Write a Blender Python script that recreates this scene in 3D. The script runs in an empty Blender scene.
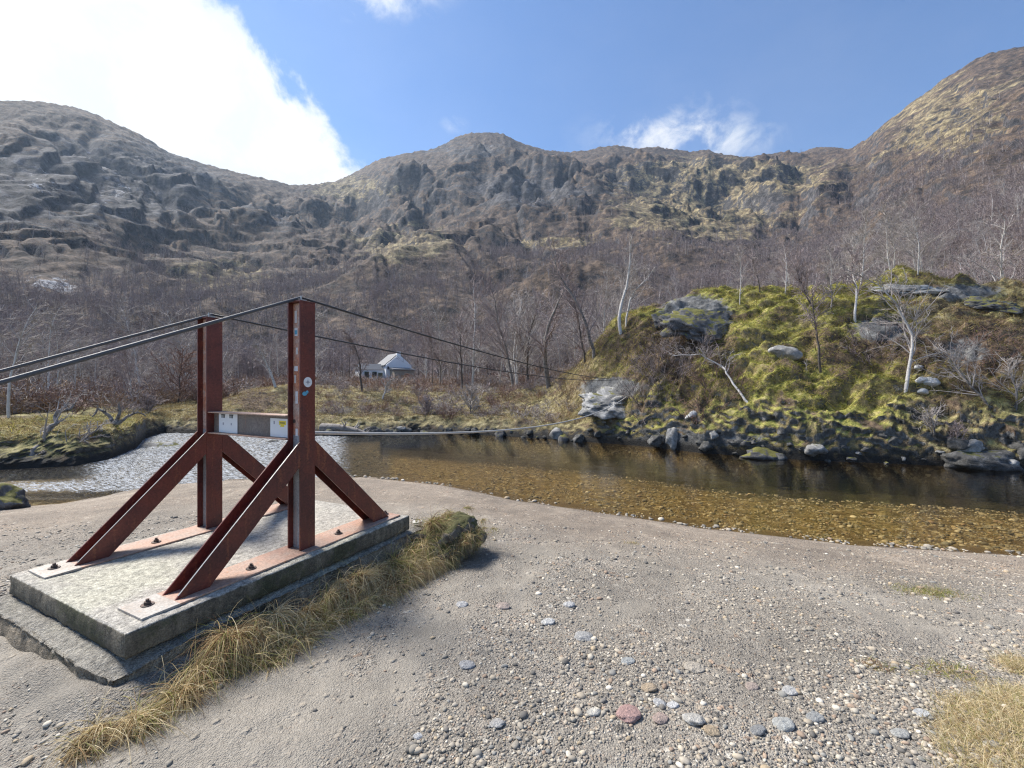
import bpy, bmesh, math, random
import numpy as np
from mathutils import Vector, Matrix

random.seed(7)
RNG = np.random.default_rng(11)
sc = bpy.context.scene
COL = sc.collection
R = math.radians
F, CX, CY, CZ = 430.0, 512.0, 384.0, 1.68        # focal length in picture units, centre, eye height
WATER = -1.0

# ------------------------------------------------------------------ noise
def _hash(ix, iy, iz, seed):
    h = (ix.astype(np.int64) * 374761393 + iy.astype(np.int64) * 668265263 + iz.astype(np.int64) * 2147483647 + seed * 974711) & 0xffffffff
    h = ((h ^ (h >> 13)) * 1274126177) & 0xffffffff
    return (h ^ (h >> 16)) & 0xffffffff

def noise2(x, y, seed=0):
    x = np.asarray(x, float); y = np.asarray(y, float)
    x0 = np.floor(x); y0 = np.floor(y); fx = x - x0; fy = y - y0
    u = fx * fx * fx * (fx * (fx * 6 - 15) + 10); v = fy * fy * fy * (fy * (fy * 6 - 15) + 10)
    z = np.zeros_like(x)
    def g(i, j):
        a = _hash(x0 + i, y0 + j, z, seed) * (2 * math.pi / 4294967296.0)
        return np.cos(a) * (fx - i) + np.sin(a) * (fy - j)
    a = g(0, 0); b = g(1, 0); c = g(0, 1); d = g(1, 1)
    return 1.5 * ((a + u * (b - a)) * (1 - v) + (c + u * (d - c)) * v)

def noise3(p, seed=0):
    p = np.asarray(p, float); q = np.floor(p); f = p - q
    w = f * f * f * (f * (f * 6 - 15) + 10)
    out = 0
    for i in (0, 1):
        for j in (0, 1):
            for k in (0, 1):
                h = _hash(q[:, 0] + i, q[:, 1] + j, q[:, 2] + k, seed)
                a = (h & 0xffff) * (2 * math.pi / 65536); cz = ((h >> 16) & 0xffff) / 32768.0 - 1
                s = np.sqrt(np.maximum(0, 1 - cz * cz))
                g = np.cos(a) * s * (f[:, 0] - i) + np.sin(a) * s * (f[:, 1] - j) + cz * (f[:, 2] - k)
                wt = (w[:, 0] if i else 1 - w[:, 0]) * (w[:, 1] if j else 1 - w[:, 1]) * (w[:, 2] if k else 1 - w[:, 2])
                out = out + g * wt
    return out * 1.5

def fbm(x, y, o=4, seed=0):
    s = 0; a = 1.0; f = 1.0
    for i in range(o):
        s = s + a * noise2(x * f + 17.3 * i, y * f - 9.1 * i, seed + i); a *= .5; f *= 2.03
    return s

def ridged(x, y, o=4, seed=0):
    s = 0; a = 1.0; f = 1.0
    for i in range(o):
        s = s + a * (1 - 2 * np.abs(noise2(x * f + 5.1 * i, y * f + 3.7 * i, seed + i))); a *= .5; f *= 2.1
    return s

def sstep(a, b, x):
    t = np.clip((x - a) / (b - a), 0, 1); return t * t * (3 - 2 * t)

# ------------------------------------------------------------------ mesh helpers
def mesh_np(name, verts, quads=None, tris=None, mats=(), mi=None, smooth=True, attrs=None):
    me = bpy.data.meshes.new(name)
    verts = np.ascontiguousarray(verts, dtype=np.float32)
    loops = []; starts = []; n = 0
    if quads is not None and len(quads):
        q = np.asarray(quads, np.int32); loops.append(q.ravel()); starts.append(np.arange(len(q)) * 4 + n); n += q.size
    if tris is not None and len(tris):
        q = np.asarray(tris, np.int32); loops.append(q.ravel()); starts.append(np.arange(len(q)) * 3 + n); n += q.size
    loops = np.concatenate(loops).astype(np.int32); starts = np.concatenate(starts).astype(np.int32)
    me.vertices.add(len(verts)); me.vertices.foreach_set('co', verts.ravel())
    me.loops.add(len(loops)); me.loops.foreach_set('vertex_index', loops)
    me.polygons.add(len(starts)); me.polygons.foreach_set('loop_start', starts)
    for m in mats: me.materials.append(m)
    if mi is not None: me.polygons.foreach_set('material_index', np.asarray(mi, np.int32))
    me.update(calc_edges=True)
    me.polygons.foreach_set('use_smooth', np.full(len(starts), bool(smooth)))
    for k, a in (attrs or {}).items():
        a = np.asarray(a, np.float32)
        if a.ndim == 1:
            at = me.attributes.new(k, 'FLOAT', 'POINT'); at.data.foreach_set('value', a)
        else:
            if a.shape[1] == 3: a = np.concatenate([a, np.ones((len(a), 1), np.float32)], 1)
            at = me.attributes.new(k, 'FLOAT_COLOR', 'POINT'); at.data.foreach_set('color', a.ravel())
    me.validate()
    return me

def link(name, me, parent=None, loc=None):
    o = bpy.data.objects.new(name, me); COL.objects.link(o)
    if parent is not None: o.parent = parent
    if loc is not None: o.location = loc
    return o

def tag(o, label=None, cat=None, group=None, kind=None):
    if label: o['label'] = label
    if cat: o['category'] = cat
    if group: o['group'] = group
    if kind: o['kind'] = kind
    return o

def empty(name, loc=(0, 0, 0), rz=0.0):
    o = bpy.data.objects.new(name, None); o.empty_display_size = .1; COL.objects.link(o)
    o.location = loc; o.rotation_euler = (0, 0, rz); return o

def copy_tree(o, parent=None):
    c = o.copy(); COL.objects.link(c)
    if parent is not None: c.parent = parent
    for ch in list(o.children): copy_tree(ch, c)
    return c

class MB:
    """collects boxes, prisms and tubes, then links them as one mesh"""
    def __init__(s): s.v = []; s.f = []; s.mi = []
    def prism(s, poly, v0, v1, axis=1, m=0):
        """poly: list of 2-D points in the two other axes, pulled from v0 to v1 along axis"""
        b = len(s.v); n = len(poly)
        for t in (v0, v1):
            for p in poly:
                c = [0, 0, 0]; o = [i for i in range(3) if i != axis]
                c[o[0]] = p[0]; c[o[1]] = p[1]; c[axis] = t; s.v.append(tuple(c))
        s.f.append(tuple(range(b, b + n))); s.f.append(tuple(range(b + 2 * n - 1, b + n - 1, -1)))
        for i in range(n):
            j = (i + 1) % n; s.f.append((b + i, b + n + i, b + n + j, b + j))
        s.mi += [m] * (n + 2); return s
    def box(s, x0, x1, y0, y1, z0, z1, m=0):
        return s.prism([(x0, y0), (x1, y0), (x1, y1), (x0, y1)], z0, z1, 2, m)
    def tube(s, pts, rad, n=8, m=0, cap=True):
        b = len(s.v); P = [Vector(p) for p in pts]
        if not hasattr(rad, '__len__'): rad = [rad] * len(P)
        ref = Vector((0, 0, 1))
        for i, p in enumerate(P):
            d = (P[min(i + 1, len(P) - 1)] - P[max(i - 1, 0)]).normalized()
            if abs(d.dot(ref)) > .95: ref = Vector((1, 0, 0))
            a = d.cross(ref).normalized(); c = a.cross(d)
            for k in range(n):
                t = 2 * math.pi * k / n; s.v.append(tuple(p + (a * math.cos(t) + c * math.sin(t)) * rad[i]))
        for i in range(len(P) - 1):
            for k in range(n):
                k2 = (k + 1) % n; s.f.append((b + i * n + k, b + i * n + k2, b + (i + 1) * n + k2, b + (i + 1) * n + k)); s.mi.append(m)
        if cap:
            s.f.append(tuple(b + k for k in range(n - 1, -1, -1))); s.f.append(tuple(b + (len(P) - 1) * n + k for k in range(n))); s.mi += [m, m]
        return s
    def build(s, name, mats, parent=None, bevel=0, smooth=False, loc=None):
        me = bpy.data.meshes.new(name); me.from_pydata(s.v, [], s.f)
        for m in (mats if isinstance(mats, (list, tuple)) else [mats]): me.materials.append(m)
        me.polygons.foreach_set('material_index', s.mi)
        bm = bmesh.new(); bm.from_mesh(me); bmesh.ops.recalc_face_normals(bm, faces=bm.faces); bm.to_mesh(me); bm.free()
        if smooth:
            me.polygons.foreach_set('use_smooth', [True] * len(me.polygons))
        me.update()
        o = link(name, me, parent, loc)
        if bevel:
            md = o.modifiers.new('bevel', 'BEVEL'); md.width = bevel; md.segments = 2; md.limit_method = 'ANGLE'
        return o

# ------------------------------------------------------------------ materials
class NT:
    def __init__(s, name):
        s.m = bpy.data.materials.new(name); s.m.use_nodes = True
        s.t = s.m.node_tree; s.t.nodes.clear()
        s.out = s.t.nodes.new('ShaderNodeOutputMaterial')
    def n(s, kind, **kw):
        nd = s.t.nodes.new('ShaderNode' + kind)
        for k, v in kw.items():
            if k.startswith('_'): setattr(nd, k[1:], v)
            else:
                key = int(k[1:]) if k[0] == 'i' and k[1:].isdigit() else k.replace('__', ' ')
                s.put(nd.inputs[key], v)
        return nd
    def put(s, inp, v):
        if isinstance(v, bpy.types.NodeSocket): s.t.links.new(v, inp)
        elif isinstance(v, bpy.types.Node): s.t.links.new(v.outputs[0], inp)
        else:
            if isinstance(v, (tuple, list)) and len(v) == 3 and len(getattr(inp, 'default_value', ())) == 4: v = (*v, 1)
            inp.default_value = v
    def pos(s): return s.n('NewGeometry').outputs['Position']
    def obj(s): return s.n('TexCoord').outputs['Object']
    def map(s, v, scale=(1, 1, 1), loc=(0, 0, 0), rot=(0, 0, 0)): return s.n('Mapping', Vector=v, Scale=scale, Location=loc, Rotation=rot).outputs[0]
    def noise(s, v, scale, detail=4, rough=.55, dist=0): return s.n('TexNoise', Vector=v, Scale=scale, Detail=detail, Roughness=rough, Distortion=dist).outputs['Fac']
    def voro(s, v, scale, feature='F1', rnd=1): return s.n('TexVoronoi', _feature=feature, Vector=v, Scale=scale, Randomness=rnd)
    def ramp(s, fac, stops, interp='LINEAR'):
        r = s.n('ValToRGB', Fac=fac); cr = r.color_ramp; cr.interpolation = interp
        while len(cr.elements) < len(stops): cr.elements.new(.5)
        for e, (p, c) in zip(cr.elements, stops):
            e.position = p; e.color = (*c, 1) if hasattr(c, '__len__') else (c, c, c, 1)
        return r.outputs['Color']
    def mix(s, f, a, b, mode='MIX'):
        nd = s.n('Mix', _data_type='RGBA', _blend_type=mode)
        s.put(nd.inputs[0], f); s.put(nd.inputs[6], a); s.put(nd.inputs[7], b); return nd.outputs[2]
    def math(s, op, a, b=0.0, clamp=False):
        nd = s.n('Math', _operation=op, i0=a, i1=b); nd.use_clamp = clamp; return nd.outputs[0]
    def step(s, x, a, b):
        nd = s.n('MapRange', _interpolation_type='SMOOTHSTEP'); s.put(nd.inputs[0], x); s.put(nd.inputs[1], a); s.put(nd.inputs[2], b); return nd.outputs[0]
    def sep(s, v): return s.n('SeparateXYZ', Vector=v).outputs
    def attr(s, name): return s.n('Attribute', _attribute_name=name)
    def bump(s, h, strength=.5, dist=.05, normal=None):
        nd = s.n('Bump', Strength=strength, Distance=dist, Height=h)
        if normal is not None: s.put(nd.inputs['Normal'], normal)
        return nd.outputs[0]
    def bsdf(s, col, rough=.8, normal=None, **kw):
        b = s.n('BsdfPrincipled'); s.put(b.inputs['Base Color'], col); s.put(b.inputs['Roughness'], rough)
        for k, v in kw.items(): s.put(b.inputs[k.replace('__', ' ')], v)
        if normal is not None: s.put(b.inputs['Normal'], normal)
        s.t.links.new(b.outputs[0], s.out.inputs[0]); return s.m

def mat_plain(name, c, rough=.7, var=.25, scale=8, **kw):
    t = NT(name); n = t.noise(t.obj(), scale, 5)
    col = t.mix(n, tuple(x * (1 - var) for x in c), tuple(min(1, x * (1 + var)) for x in c))
    return t.bsdf(col, rough, t.bump(n, .2, .01), **kw)

def m_gravel():
    t = NT('river gravel'); p = t.pos(); y_ = t.sep(p); z = y_[2]
    warp = t.n('VectorMath', _operation='ADD', i0=p, i1=t.n('VectorMath', _operation='SCALE', i0=t.n('TexNoise', Vector=p, Scale=30.0).outputs['Color'], Scale=.02)).outputs[0]
    stones = [(0, (.08, .074, .067)), (.2, (.19, .175, .155)), (.42, (.29, .262, .225)), (.6, (.37, .32, .26)), (.75, (.30, .22, .165)), (.87, (.46, .42, .36)), (1, (.64, .61, .55))]
    va = t.voro(warp, 58.0); vb = t.voro(warp, 130.0); vc = t.voro(warp, 22.0)
    ca = t.ramp(t.sep(va.outputs['Color'])[0], stones); cb = t.ramp(t.sep(vb.outputs['Color'])[1], stones)
    cc = t.ramp(t.sep(vc.outputs['Color'])[2], stones)
    big = t.noise(p, .55, 5, .6); mid = t.noise(p, 2.4, 5, .6)
    col = t.mix(t.step(t.noise(p, 9, 3), .42, .6), cb, ca)
    grit = t.mix(t.step(t.noise(p, 150, 4, .75), .36, .64), (.115, .102, .088), (.44, .40, .345))
    emb = t.math('MULTIPLY', t.step(t.math('ADD', t.sep(va.outputs['Color'])[1], t.math('MULTIPLY', t.math('SUBTRACT', mid, .5), 1.2)), .26, .36), t.step(va.outputs['Distance'], .62, .50))
    col = t.mix(emb, grit, col)
    pick = t.math('MULTIPLY', t.step(t.sep(vc.outputs['Color'])[0], .74, .8), t.step(mid, .4, .6))
    col = t.mix(pick, col, cc)
    # worn tracks of fine pale silt
    streak = t.noise(t.map(p, (.75, .28, 1), rot=(0, 0, R(-24))), 2.2, 6, .62, .5)
    side = t.math('ADD', t.math('ADD', t.math('MULTIPLY', y_[0], .897), t.math('MULTIPLY', y_[1], -.442)), 2.90)     # distance from the plinth's near edge
    side = t.math('ADD', side, t.math('MULTIPLY', t.math('SUBTRACT', mid, .5), .9))
    track = t.math('MULTIPLY', t.math('MULTIPLY', t.step(side, .22, .45), t.step(side, 1.75, .95)), .10)
    track = t.math('MULTIPLY', track, t.step(y_[1], 5.5, 3.5))
    dirt = t.math('MULTIPLY', t.step(y_[0], -.35, -.95), t.step(t.math('ADD', y_[1], mid), 3.35, 2.75))
    track = t.math('ADD', track, t.math('MULTIPLY', dirt, .13))
    sand = t.math('MULTIPLY', t.step(t.math('ADD', streak, track), .50, .68), .80)
    silt = t.mix(t.noise(p, 60, 4), (.235, .212, .18), (.405, .37, .32))
    col = t.mix(sand, col, silt)
    # pinker shingle close to the river
    y = t.sep(p)
    pink = t.step(z, -.22, -.62)
    col = t.mix(t.math('MULTIPLY', pink, .5), col, t.mix(1.0, col, (1.16, .99, .86), 'MULTIPLY'))
    col = t.mix(1.0, col, t.ramp(t.math('ADD', t.math('MULTIPLY', big, .55), t.math('MULTIPLY', mid, .45)), [(.36, .60), (.64, 1.06)]), 'MULTIPLY')
    col = t.mix(1.0, col, (1.0, .985, .945), "MULTIPLY")
    wet = t.step(t.math('ADD', z, t.math('MULTIPLY', mid, .06)), -.93, -.985)
    col = t.mix(wet, col, t.mix(1.0, col, (.50, .44, .36), 'MULTIPLY'))
    # algae-stained bed
    bed = t.step(z, -.995, -1.16)
    vd = t.voro(p, 10.0); ve = t.voro(p, 22.0)
    bcol = t.mix(t.step(t.noise(p, 3, 3), .4, .6), t.ramp(t.sep(vd.outputs['Color'])[0], [(0, (.040, .029, .012)), (.35, (.135, .092, .038)), (.7, (.24, .175, .085)), (.9, (.38, .31, .19)), (1, (.58, .52, .40))]),
                 t.ramp(t.sep(ve.outputs['Color'])[0], [(0, (.036, .027, .011)), (.5, (.17, .12, .052)), (1, (.43, .35, .21))]))
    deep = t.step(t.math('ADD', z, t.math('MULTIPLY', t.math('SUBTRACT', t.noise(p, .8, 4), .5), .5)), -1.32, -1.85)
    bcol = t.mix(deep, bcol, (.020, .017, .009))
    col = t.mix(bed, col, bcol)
    h = t.math('ADD', t.math('MULTIPLY', t.math('MULTIPLY', emb, t.math('SUBTRACT', 1.0, t.step(va.outputs['Distance'], 0, .7))), t.math('SUBTRACT', 1.0, sand)), t.math('MULTIPLY', t.math('SUBTRACT', 1.0, vb.outputs['Distance']), .45))
    h = t.math('ADD', h, t.math('MULTIPLY', t.noise(p, 140, 3), .35))
    h = t.math('ADD', h, t.math('MULTIPLY', t.math('SUBTRACT', 1.0, t.step(vc.outputs['Distance'], 0, .6)), t.math('MULTIPLY', pick, 2.0)))
    return t.bsdf(col, t.mix(wet, (.85,) * 3, (.35,) * 3), t.bump(h, .9, .016))

def m_bank():
    t = NT('bank turf and rock'); p = t.pos(); z = t.sep(p)[2]; a = t.attr('zone'); s = t.n('SeparateColor', Color=a.outputs['Color']).outputs
    n1 = t.noise(p, .9, 6, .62); n2 = t.noise(p, 3.6, 5, .6); n3 = t.noise(p, 22, 4, .65)
    blades = t.noise(t.map(p, (1, 1, .35)), 45, 3, .7)
    moss = t.ramp(n2, [(.34, (.075, .076, .020)), (.44, (.21, .21, .040)), (.54, (.38, .35, .080)), (.64, (.52, .45, .18))])
    straw = t.ramp(n2, [(.32, (.060, .044, .024)), (.43, (.18, .145, .066)), (.55, (.33, .275, .135)), (.68, (.46, .39, .22))])
    heath = t.ramp(n2, [(.36, (.034, .025, .020)), (.5, (.125, .082, .052)), (.64, (.24, .175, .10))])
    rock = t.ramp(t.noise(p, 2.6, 7, .7, .4), [(.3, (.035, .036, .036)), (.48, (.125, .125, .122)), (.62, (.235, .232, .222)), (.74, (.52, .52, .50))])
    g = t.mix(s[0], straw, moss)
    g = t.mix(t.step(t.math('ADD', n1, t.math('MULTIPLY', t.math('SUBTRACT', s[2], .5), .5)), .46, .56), g, heath)
    nz0 = t.sep(t.n('NewGeometry').outputs['Normal'])[2]
    g = t.mix(t.math('MULTIPLY', t.step(t.math('ADD', nz0, t.math('MULTIPLY', t.math('SUBTRACT', n3, .5), .4)), .70, .42), .75), g, heath)
    g = t.mix(1.0, g, t.ramp(blades, [(.25, .62), (.7, 1.3)]), 'MULTIPLY')
    g = t.mix(1.0, g, t.ramp(n3, [(.25, .72), (.7, 1.25)]), 'MULTIPLY')
    nz = t.sep(t.n('NewGeometry').outputs['Normal'])[2]
    steep = t.step(t.math('ADD', nz, t.math('MULTIPLY', t.math('SUBTRACT', n2, .5), .7)), .32, .12)
    rk = t.math('MAXIMUM', t.math('MULTIPLY', steep, .95), t.step(t.math('ADD', s[1], t.math('MULTIPLY', t.math('SUBTRACT', n2, .5), .8)), .5, .62))
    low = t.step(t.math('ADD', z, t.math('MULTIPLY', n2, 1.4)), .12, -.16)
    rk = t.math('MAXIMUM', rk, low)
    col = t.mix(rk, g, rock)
    col = t.mix(t.step(t.math('ADD', z, t.math('MULTIPLY', n2, .8)), .15, -.45), col, t.mix(1.0, col, (.42, .40, .37), 'MULTIPLY'))  # shadow line above the water, darkened into the bank colour
    wet = t.step(t.math('ADD', z, t.math('MULTIPLY', n3, .2)), -.45, -.80)
    col = t.mix(wet, col, t.mix(1.0, col, (.22, .21, .2), 'MULTIPLY'))
    h = t.math('ADD', t.math('MULTIPLY', n3, 1.0), t.math('MULTIPLY', blades, .8))
    return t.bsdf(col, .9, t.bump(h, .9, .07))

def m_hills():
    t = NT('hillside'); p = t.pos(); s = t.n('SeparateColor', Color=t.attr('zone').outputs['Color']).outputs
    q = t.map(p, (1, 1, 4.2), rot=(R(6), R(-22), 0))
    n1 = t.noise(q, .010, 9, .66); n2 = t.noise(q, .045, 9, .72); n3 = t.noise(p, .30, 6, .75); n4 = t.noise(p, .11, 7, .72)
    grass = t.ramp(n4, [(.36, (.052, .038, .022)), (.46, (.13, .098, .054)), (.54, (.24, .188, .10)), (.64, (.34, .28, .155))])
    heath = t.ramp(n4, [(.36, (.022, .017, .014)), (.48, (.070, .048, .036)), (.60, (.145, .100, .066))])
    rock = t.ramp(n4, [(.38, (.014, .015, .019)), (.48, (.042, .041, .044)), (.58, (.088, .086, .092)), (.72, (.21, .21, .225))])
    col = t.mix(t.step(t.math('ADD', t.math('ADD', t.math('MULTIPLY', n1, .55), t.math('MULTIPLY', n2, .45)), t.math('MULTIPLY', t.math('SUBTRACT', s[1], .40), .42)), .46, .52), heath, grass)
    spots = t.voro(t.map(p, (1, 1, 1.4)), .13); shrub = t.math('MULTIPLY', t.step(spots.outputs['Distance'], .50, .34), t.step(n2, .44, .52))
    col = t.mix(t.math('MULTIPLY', t.math('MULTIPLY', shrub, t.step(n1, .46, .56)), .6), col, (.030, .027, .022))
    nz = t.sep(t.n('NewGeometry').outputs['Normal'])[2]
    steep = t.step(t.math('ADD', nz, t.math('MULTIPLY', t.math('SUBTRACT', n4, .5), 1.2)), .62, .48)
    patch = t.step(t.math('ADD', t.math('ADD', t.math('MULTIPLY', n1, .5), t.math('MULTIPLY', n2, .5)), t.math('MULTIPLY', t.math('SUBTRACT', s[2], .45), .34)), .525, .55)
    col = t.mix(t.math('MAXIMUM', t.math('MULTIPLY', steep, .9), t.math('MULTIPLY', patch, .95)), col, rock)
    scree = t.step(t.math('ADD', t.noise(t.map(p, (1, 1, 1.6), rot=(0, R(20), 0)), .085, 9, .80), t.math('MULTIPLY', t.math('SUBTRACT', s[0], .5), .50)), .66, .70)
    col = t.mix(scree, col, t.mix(n3, (.20, .20, .21), (.62, .62, .63)))
    col = t.mix(1.0, col, t.ramp(n3, [(.38, .50), (.62, 1.40)]), 'MULTIPLY')
    h = t.math('ADD', t.math('MULTIPLY', n4, 5.0), t.math('MULTIPLY', n3, 2.0))
    return t.bsdf(col, .95, t.bump(h, .7, .8))

def m_water():
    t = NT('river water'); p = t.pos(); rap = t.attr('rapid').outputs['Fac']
    q = t.map(p, (1, 1, 1), rot=(0, 0, R(15)))
    small = t.noise(t.map(q, (1, 2.2, 1)), 3.0, 4, .55, .3); tiny = t.noise(t.map(q, (1, 1.8, 1)), 12, 3, .5)
    rough = t.noise(t.map(q, (.8, 2.4, 1)), 6.0, 6, .65, .5)
    h = t.math('ADD', t.math('MULTIPLY', small, .014), t.math('MULTIPLY', tiny, .003))
    h = t.math('ADD', h, t.math('MULTIPLY', t.math('MULTIPLY', rough, rap), .45))
    nrm = t.bump(h, 1.0, .55)
    gl = t.n('BsdfGlossy', Color=(1, 1, 1), Roughness=t.math('ADD', .012, t.math('MULTIPLY', rap, .22)), Normal=nrm)
    tr = t.n('BsdfTransparent', Color=(.89, .81, .60))
    fr = t.n('Fresnel', IOR=1.33, Normal=nrm)
    mx = t.n('MixShader', i0=fr.outputs[0], i1=tr.outputs[0], i2=gl.outputs[0])
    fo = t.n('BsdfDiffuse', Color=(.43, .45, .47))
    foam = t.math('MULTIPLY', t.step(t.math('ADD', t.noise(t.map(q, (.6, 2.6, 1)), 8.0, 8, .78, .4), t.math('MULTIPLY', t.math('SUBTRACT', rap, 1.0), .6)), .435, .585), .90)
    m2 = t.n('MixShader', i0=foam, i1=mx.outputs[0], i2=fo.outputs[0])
    t.t.links.new(m2.outputs[0], t.out.inputs[0]); return t.m

def m_steel(name, base, dark, rust, amt, rough=.5):
    t = NT(name); p = t.obj()
    n = t.noise(p, 4, 6, .65); st = t.noise(t.map(p, (12, 12, .9)), 2.0, 5, .6); f = t.noise(p, 60, 4, .7)
    col = t.mix(t.step(n, .35, .68), base, dark)
    col = t.mix(t.math('MULTIPLY', t.step(t.math('ADD', st, t.math('MULTIPLY', t.math('SUBTRACT', f, .5), .35)), .56, .70), amt), col, rust)
    sc_ = t.math('MULTIPLY', t.step(t.noise(t.map(p, (7, 7, 22)), 3.0, 6, .7), .64, .70), t.step(n, .46, .6))
    col = t.mix(t.math('MULTIPLY', sc_, .5), col, tuple(min(.5, x * 1.5 + .10) for x in base))
    col = t.mix(1.0, col, t.ramp(f, [(.36, .72), (.64, 1.25)]), 'MULTIPLY')
    return t.bsdf(col, t.ramp(n, [(.3, rough - .08), (.7, rough + .15)]), t.bump(t.math('ADD', f, n), .25, .004))

def m_concrete(name, top, side, moss, rough_amt=.5):
    t = NT(name); p = t.obj(); nz = t.sep(t.n('NewGeometry').outputs['Normal'])[2]
    n = t.noise(p, 2.2, 6, .65); f = t.noise(p, 28, 6, .7); g = t.noise(p, 120, 3, .6); st = t.noise(t.map(p, (5, 5, .7)), 2.4, 5, .65)
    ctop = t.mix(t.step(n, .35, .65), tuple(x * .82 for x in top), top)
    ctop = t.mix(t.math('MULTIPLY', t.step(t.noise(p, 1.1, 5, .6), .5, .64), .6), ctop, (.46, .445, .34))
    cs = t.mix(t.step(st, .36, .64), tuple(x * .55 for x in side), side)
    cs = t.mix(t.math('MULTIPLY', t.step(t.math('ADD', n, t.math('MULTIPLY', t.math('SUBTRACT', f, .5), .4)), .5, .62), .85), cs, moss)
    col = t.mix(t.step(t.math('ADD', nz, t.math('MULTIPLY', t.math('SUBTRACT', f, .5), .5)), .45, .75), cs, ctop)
    col = t.mix(1.0, col, t.ramp(f, [(.34, .50), (.62, 1.2)]), 'MULTIPLY')
    col = t.mix(1.0, col, t.ramp(g, [(.38, .62), (.62, 1.22)]), 'MULTIPLY')
    return t.bsdf(col, .92, t.bump(t.math('ADD', f, t.math('MULTIPLY', g, .5)), .8, .012 * rough_amt * 2))

def m_rock(name, lo, mid, hi, moss, amt, scale=2.2):
    t = NT(name); p = t.obj(); nz = t.sep(t.n('NewGeometry').outputs['Normal'])[2]
    n = t.noise(p, scale, 8, .7, .4); f = t.noise(p, scale * 7, 5, .7)
    col = t.ramp(n, [(.3, lo), (.5, mid), (.72, hi)])
    col = t.mix(1.0, col, t.ramp(f, [(.3, .7), (.7, 1.2)]), 'MULTIPLY')
    k = t.step(t.math('ADD', nz, t.math('MULTIPLY', t.math('SUBTRACT', t.noise(p, scale * 1.3, 5, .6), .5), 1.6)), 1.0 - amt, 1.15 - amt)
    col = t.mix(k, col, t.mix(f, tuple(x * .5 for x in moss), moss))
    return t.bsdf(col, .9, t.bump(t.math('ADD', n, t.math('MULTIPLY', f, .5)), .9, .06))

def m_bark(name, pale, dark, amt=.5):
    t = NT(name); p = t.obj()
    n = t.noise(t.map(p, (2.0, 2.0, 5.0)), 2.2, 5, .65); f = t.noise(p, 16, 4, .7)
    col = t.mix(t.step(t.math('ADD', n, t.math('MULTIPLY', t.math('SUBTRACT', f, .5), .3)), amt, amt + .14), pale, dark)
    col = t.mix(1.0, col, t.ramp(f, [(.3, .75), (.7, 1.15)]), 'MULTIPLY')
    return t.bsdf(col, .85, t.bump(f, .5, .02))

def m_vcol(name, rough=.85, sub=0):
    t = NT(name); c = t.attr('tint').outputs['Color']
    n = t.noise(t.pos(), 60, 3, .7)
    c = t.mix(1.0, c, t.ramp(n, [(.3, .82), (.7, 1.15)]), 'MULTIPLY')
    if not sub: return t.bsdf(c, rough)
    d = t.n('BsdfDiffuse', Color=c); tl = t.n('BsdfTranslucent', Color=c)
    mx = t.n('MixShader', i0=sub, i1=d.outputs[0], i2=tl.outputs[0]); t.t.links.new(mx.outputs[0], t.out.inputs[0]); return t.m

M = {}
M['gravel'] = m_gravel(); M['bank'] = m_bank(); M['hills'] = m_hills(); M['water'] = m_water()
M['steel'] = m_steel('red oxide paint', (.150, .032, .022), (.085, .022, .018), (.22, .066, .030), .75, .40)
M['web'] = m_steel('weathered web steel', (.48, .15, .065), (.50, .42, .36), (.52, .24, .11), .9, .55)
M['zinc'] = m_steel('scraped grey web', (.33, .34, .35), (.24, .24, .25), (.26, .12, .07), .55, .5)
M['plate'] = m_steel('rusted base plate', (.40, .235, .165), (.36, .27, .215), (.33, .15, .075), .7, .6)
M['platepale'] = m_steel('worn plate end', (.40, .37, .33), (.34, .29, .24), (.30, .19, .12), .6, .6)
M['beam'] = m_steel('dull brown channel', (.14, .11, .095), (.20, .17, .15), (.20, .11, .075), .8, .5)
M['bright'] = mat_plain('bare steel and rim highlight', (.42, .41, .39), .4, .2, 20, Metallic=.5)
M['bolt'] = m_steel('rusted bolt', (.10, .06, .045), (.06, .045, .04), (.20, .09, .05), .7, .6)
M['cable'] = mat_plain('galvanised wire rope', (.085, .088, .095), .6, .3, 90, Metallic=.15)
M['ropepale'] = mat_plain('pale worn wire rope', (.45, .43, .40), .6, .3, 40)
M['cabledark'] = mat_plain('weathered wire rope', (.045, .045, .048), .55, .3, 90, Metallic=.3)
M['white'] = mat_plain('white sign plastic', (.72, .73, .74), .45, .06, 14)
M['black'] = mat_plain('printed black', (.035, .035, .04), .5, .1)
M['greyprint'] = mat_plain('faded print', (.30, .31, .35), .5, .1)
M['yellow'] = mat_plain('printed yellow', (.75, .60, .03), .5, .08)
M['cyan'] = mat_plain('sticker blue', (.10, .36, .52), .5, .2, 60)
M['paper'] = mat_plain('peeled sticker paper', (.62, .60, .57), .6, .25, 70)
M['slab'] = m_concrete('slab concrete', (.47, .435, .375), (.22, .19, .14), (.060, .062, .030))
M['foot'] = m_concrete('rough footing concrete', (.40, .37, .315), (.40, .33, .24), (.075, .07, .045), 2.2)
M['rock_dark'] = m_rock('dark mossy rock', (.028, .028, .03), (.085, .083, .083), (.23, .225, .22), (.17, .16, .035), .35)
M['rock_pale'] = m_rock('pale lichen rock', (.06, .06, .058), (.25, .245, .235), (.52, .51, .49), (.15, .145, .04), .10, 1.6)
M['rock_white'] = m_rock('white lichen rock', (.22, .22, .22), (.50, .50, .49), (.72, .72, .70), (.15, .14, .04), .02, 3)
M['rock_wet'] = m_rock('waterline rock', (.022, .022, .022), (.075, .073, .068), (.26, .25, .24), (.11, .11, .03), .12, 3)
M['bark_white'] = m_bark('white birch bark', (.54, .51, .48), (.09, .075, .065), .56)
M['bark_grey'] = m_bark('grey bark', (.22, .195, .175), (.085, .072, .062), .50)
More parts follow.
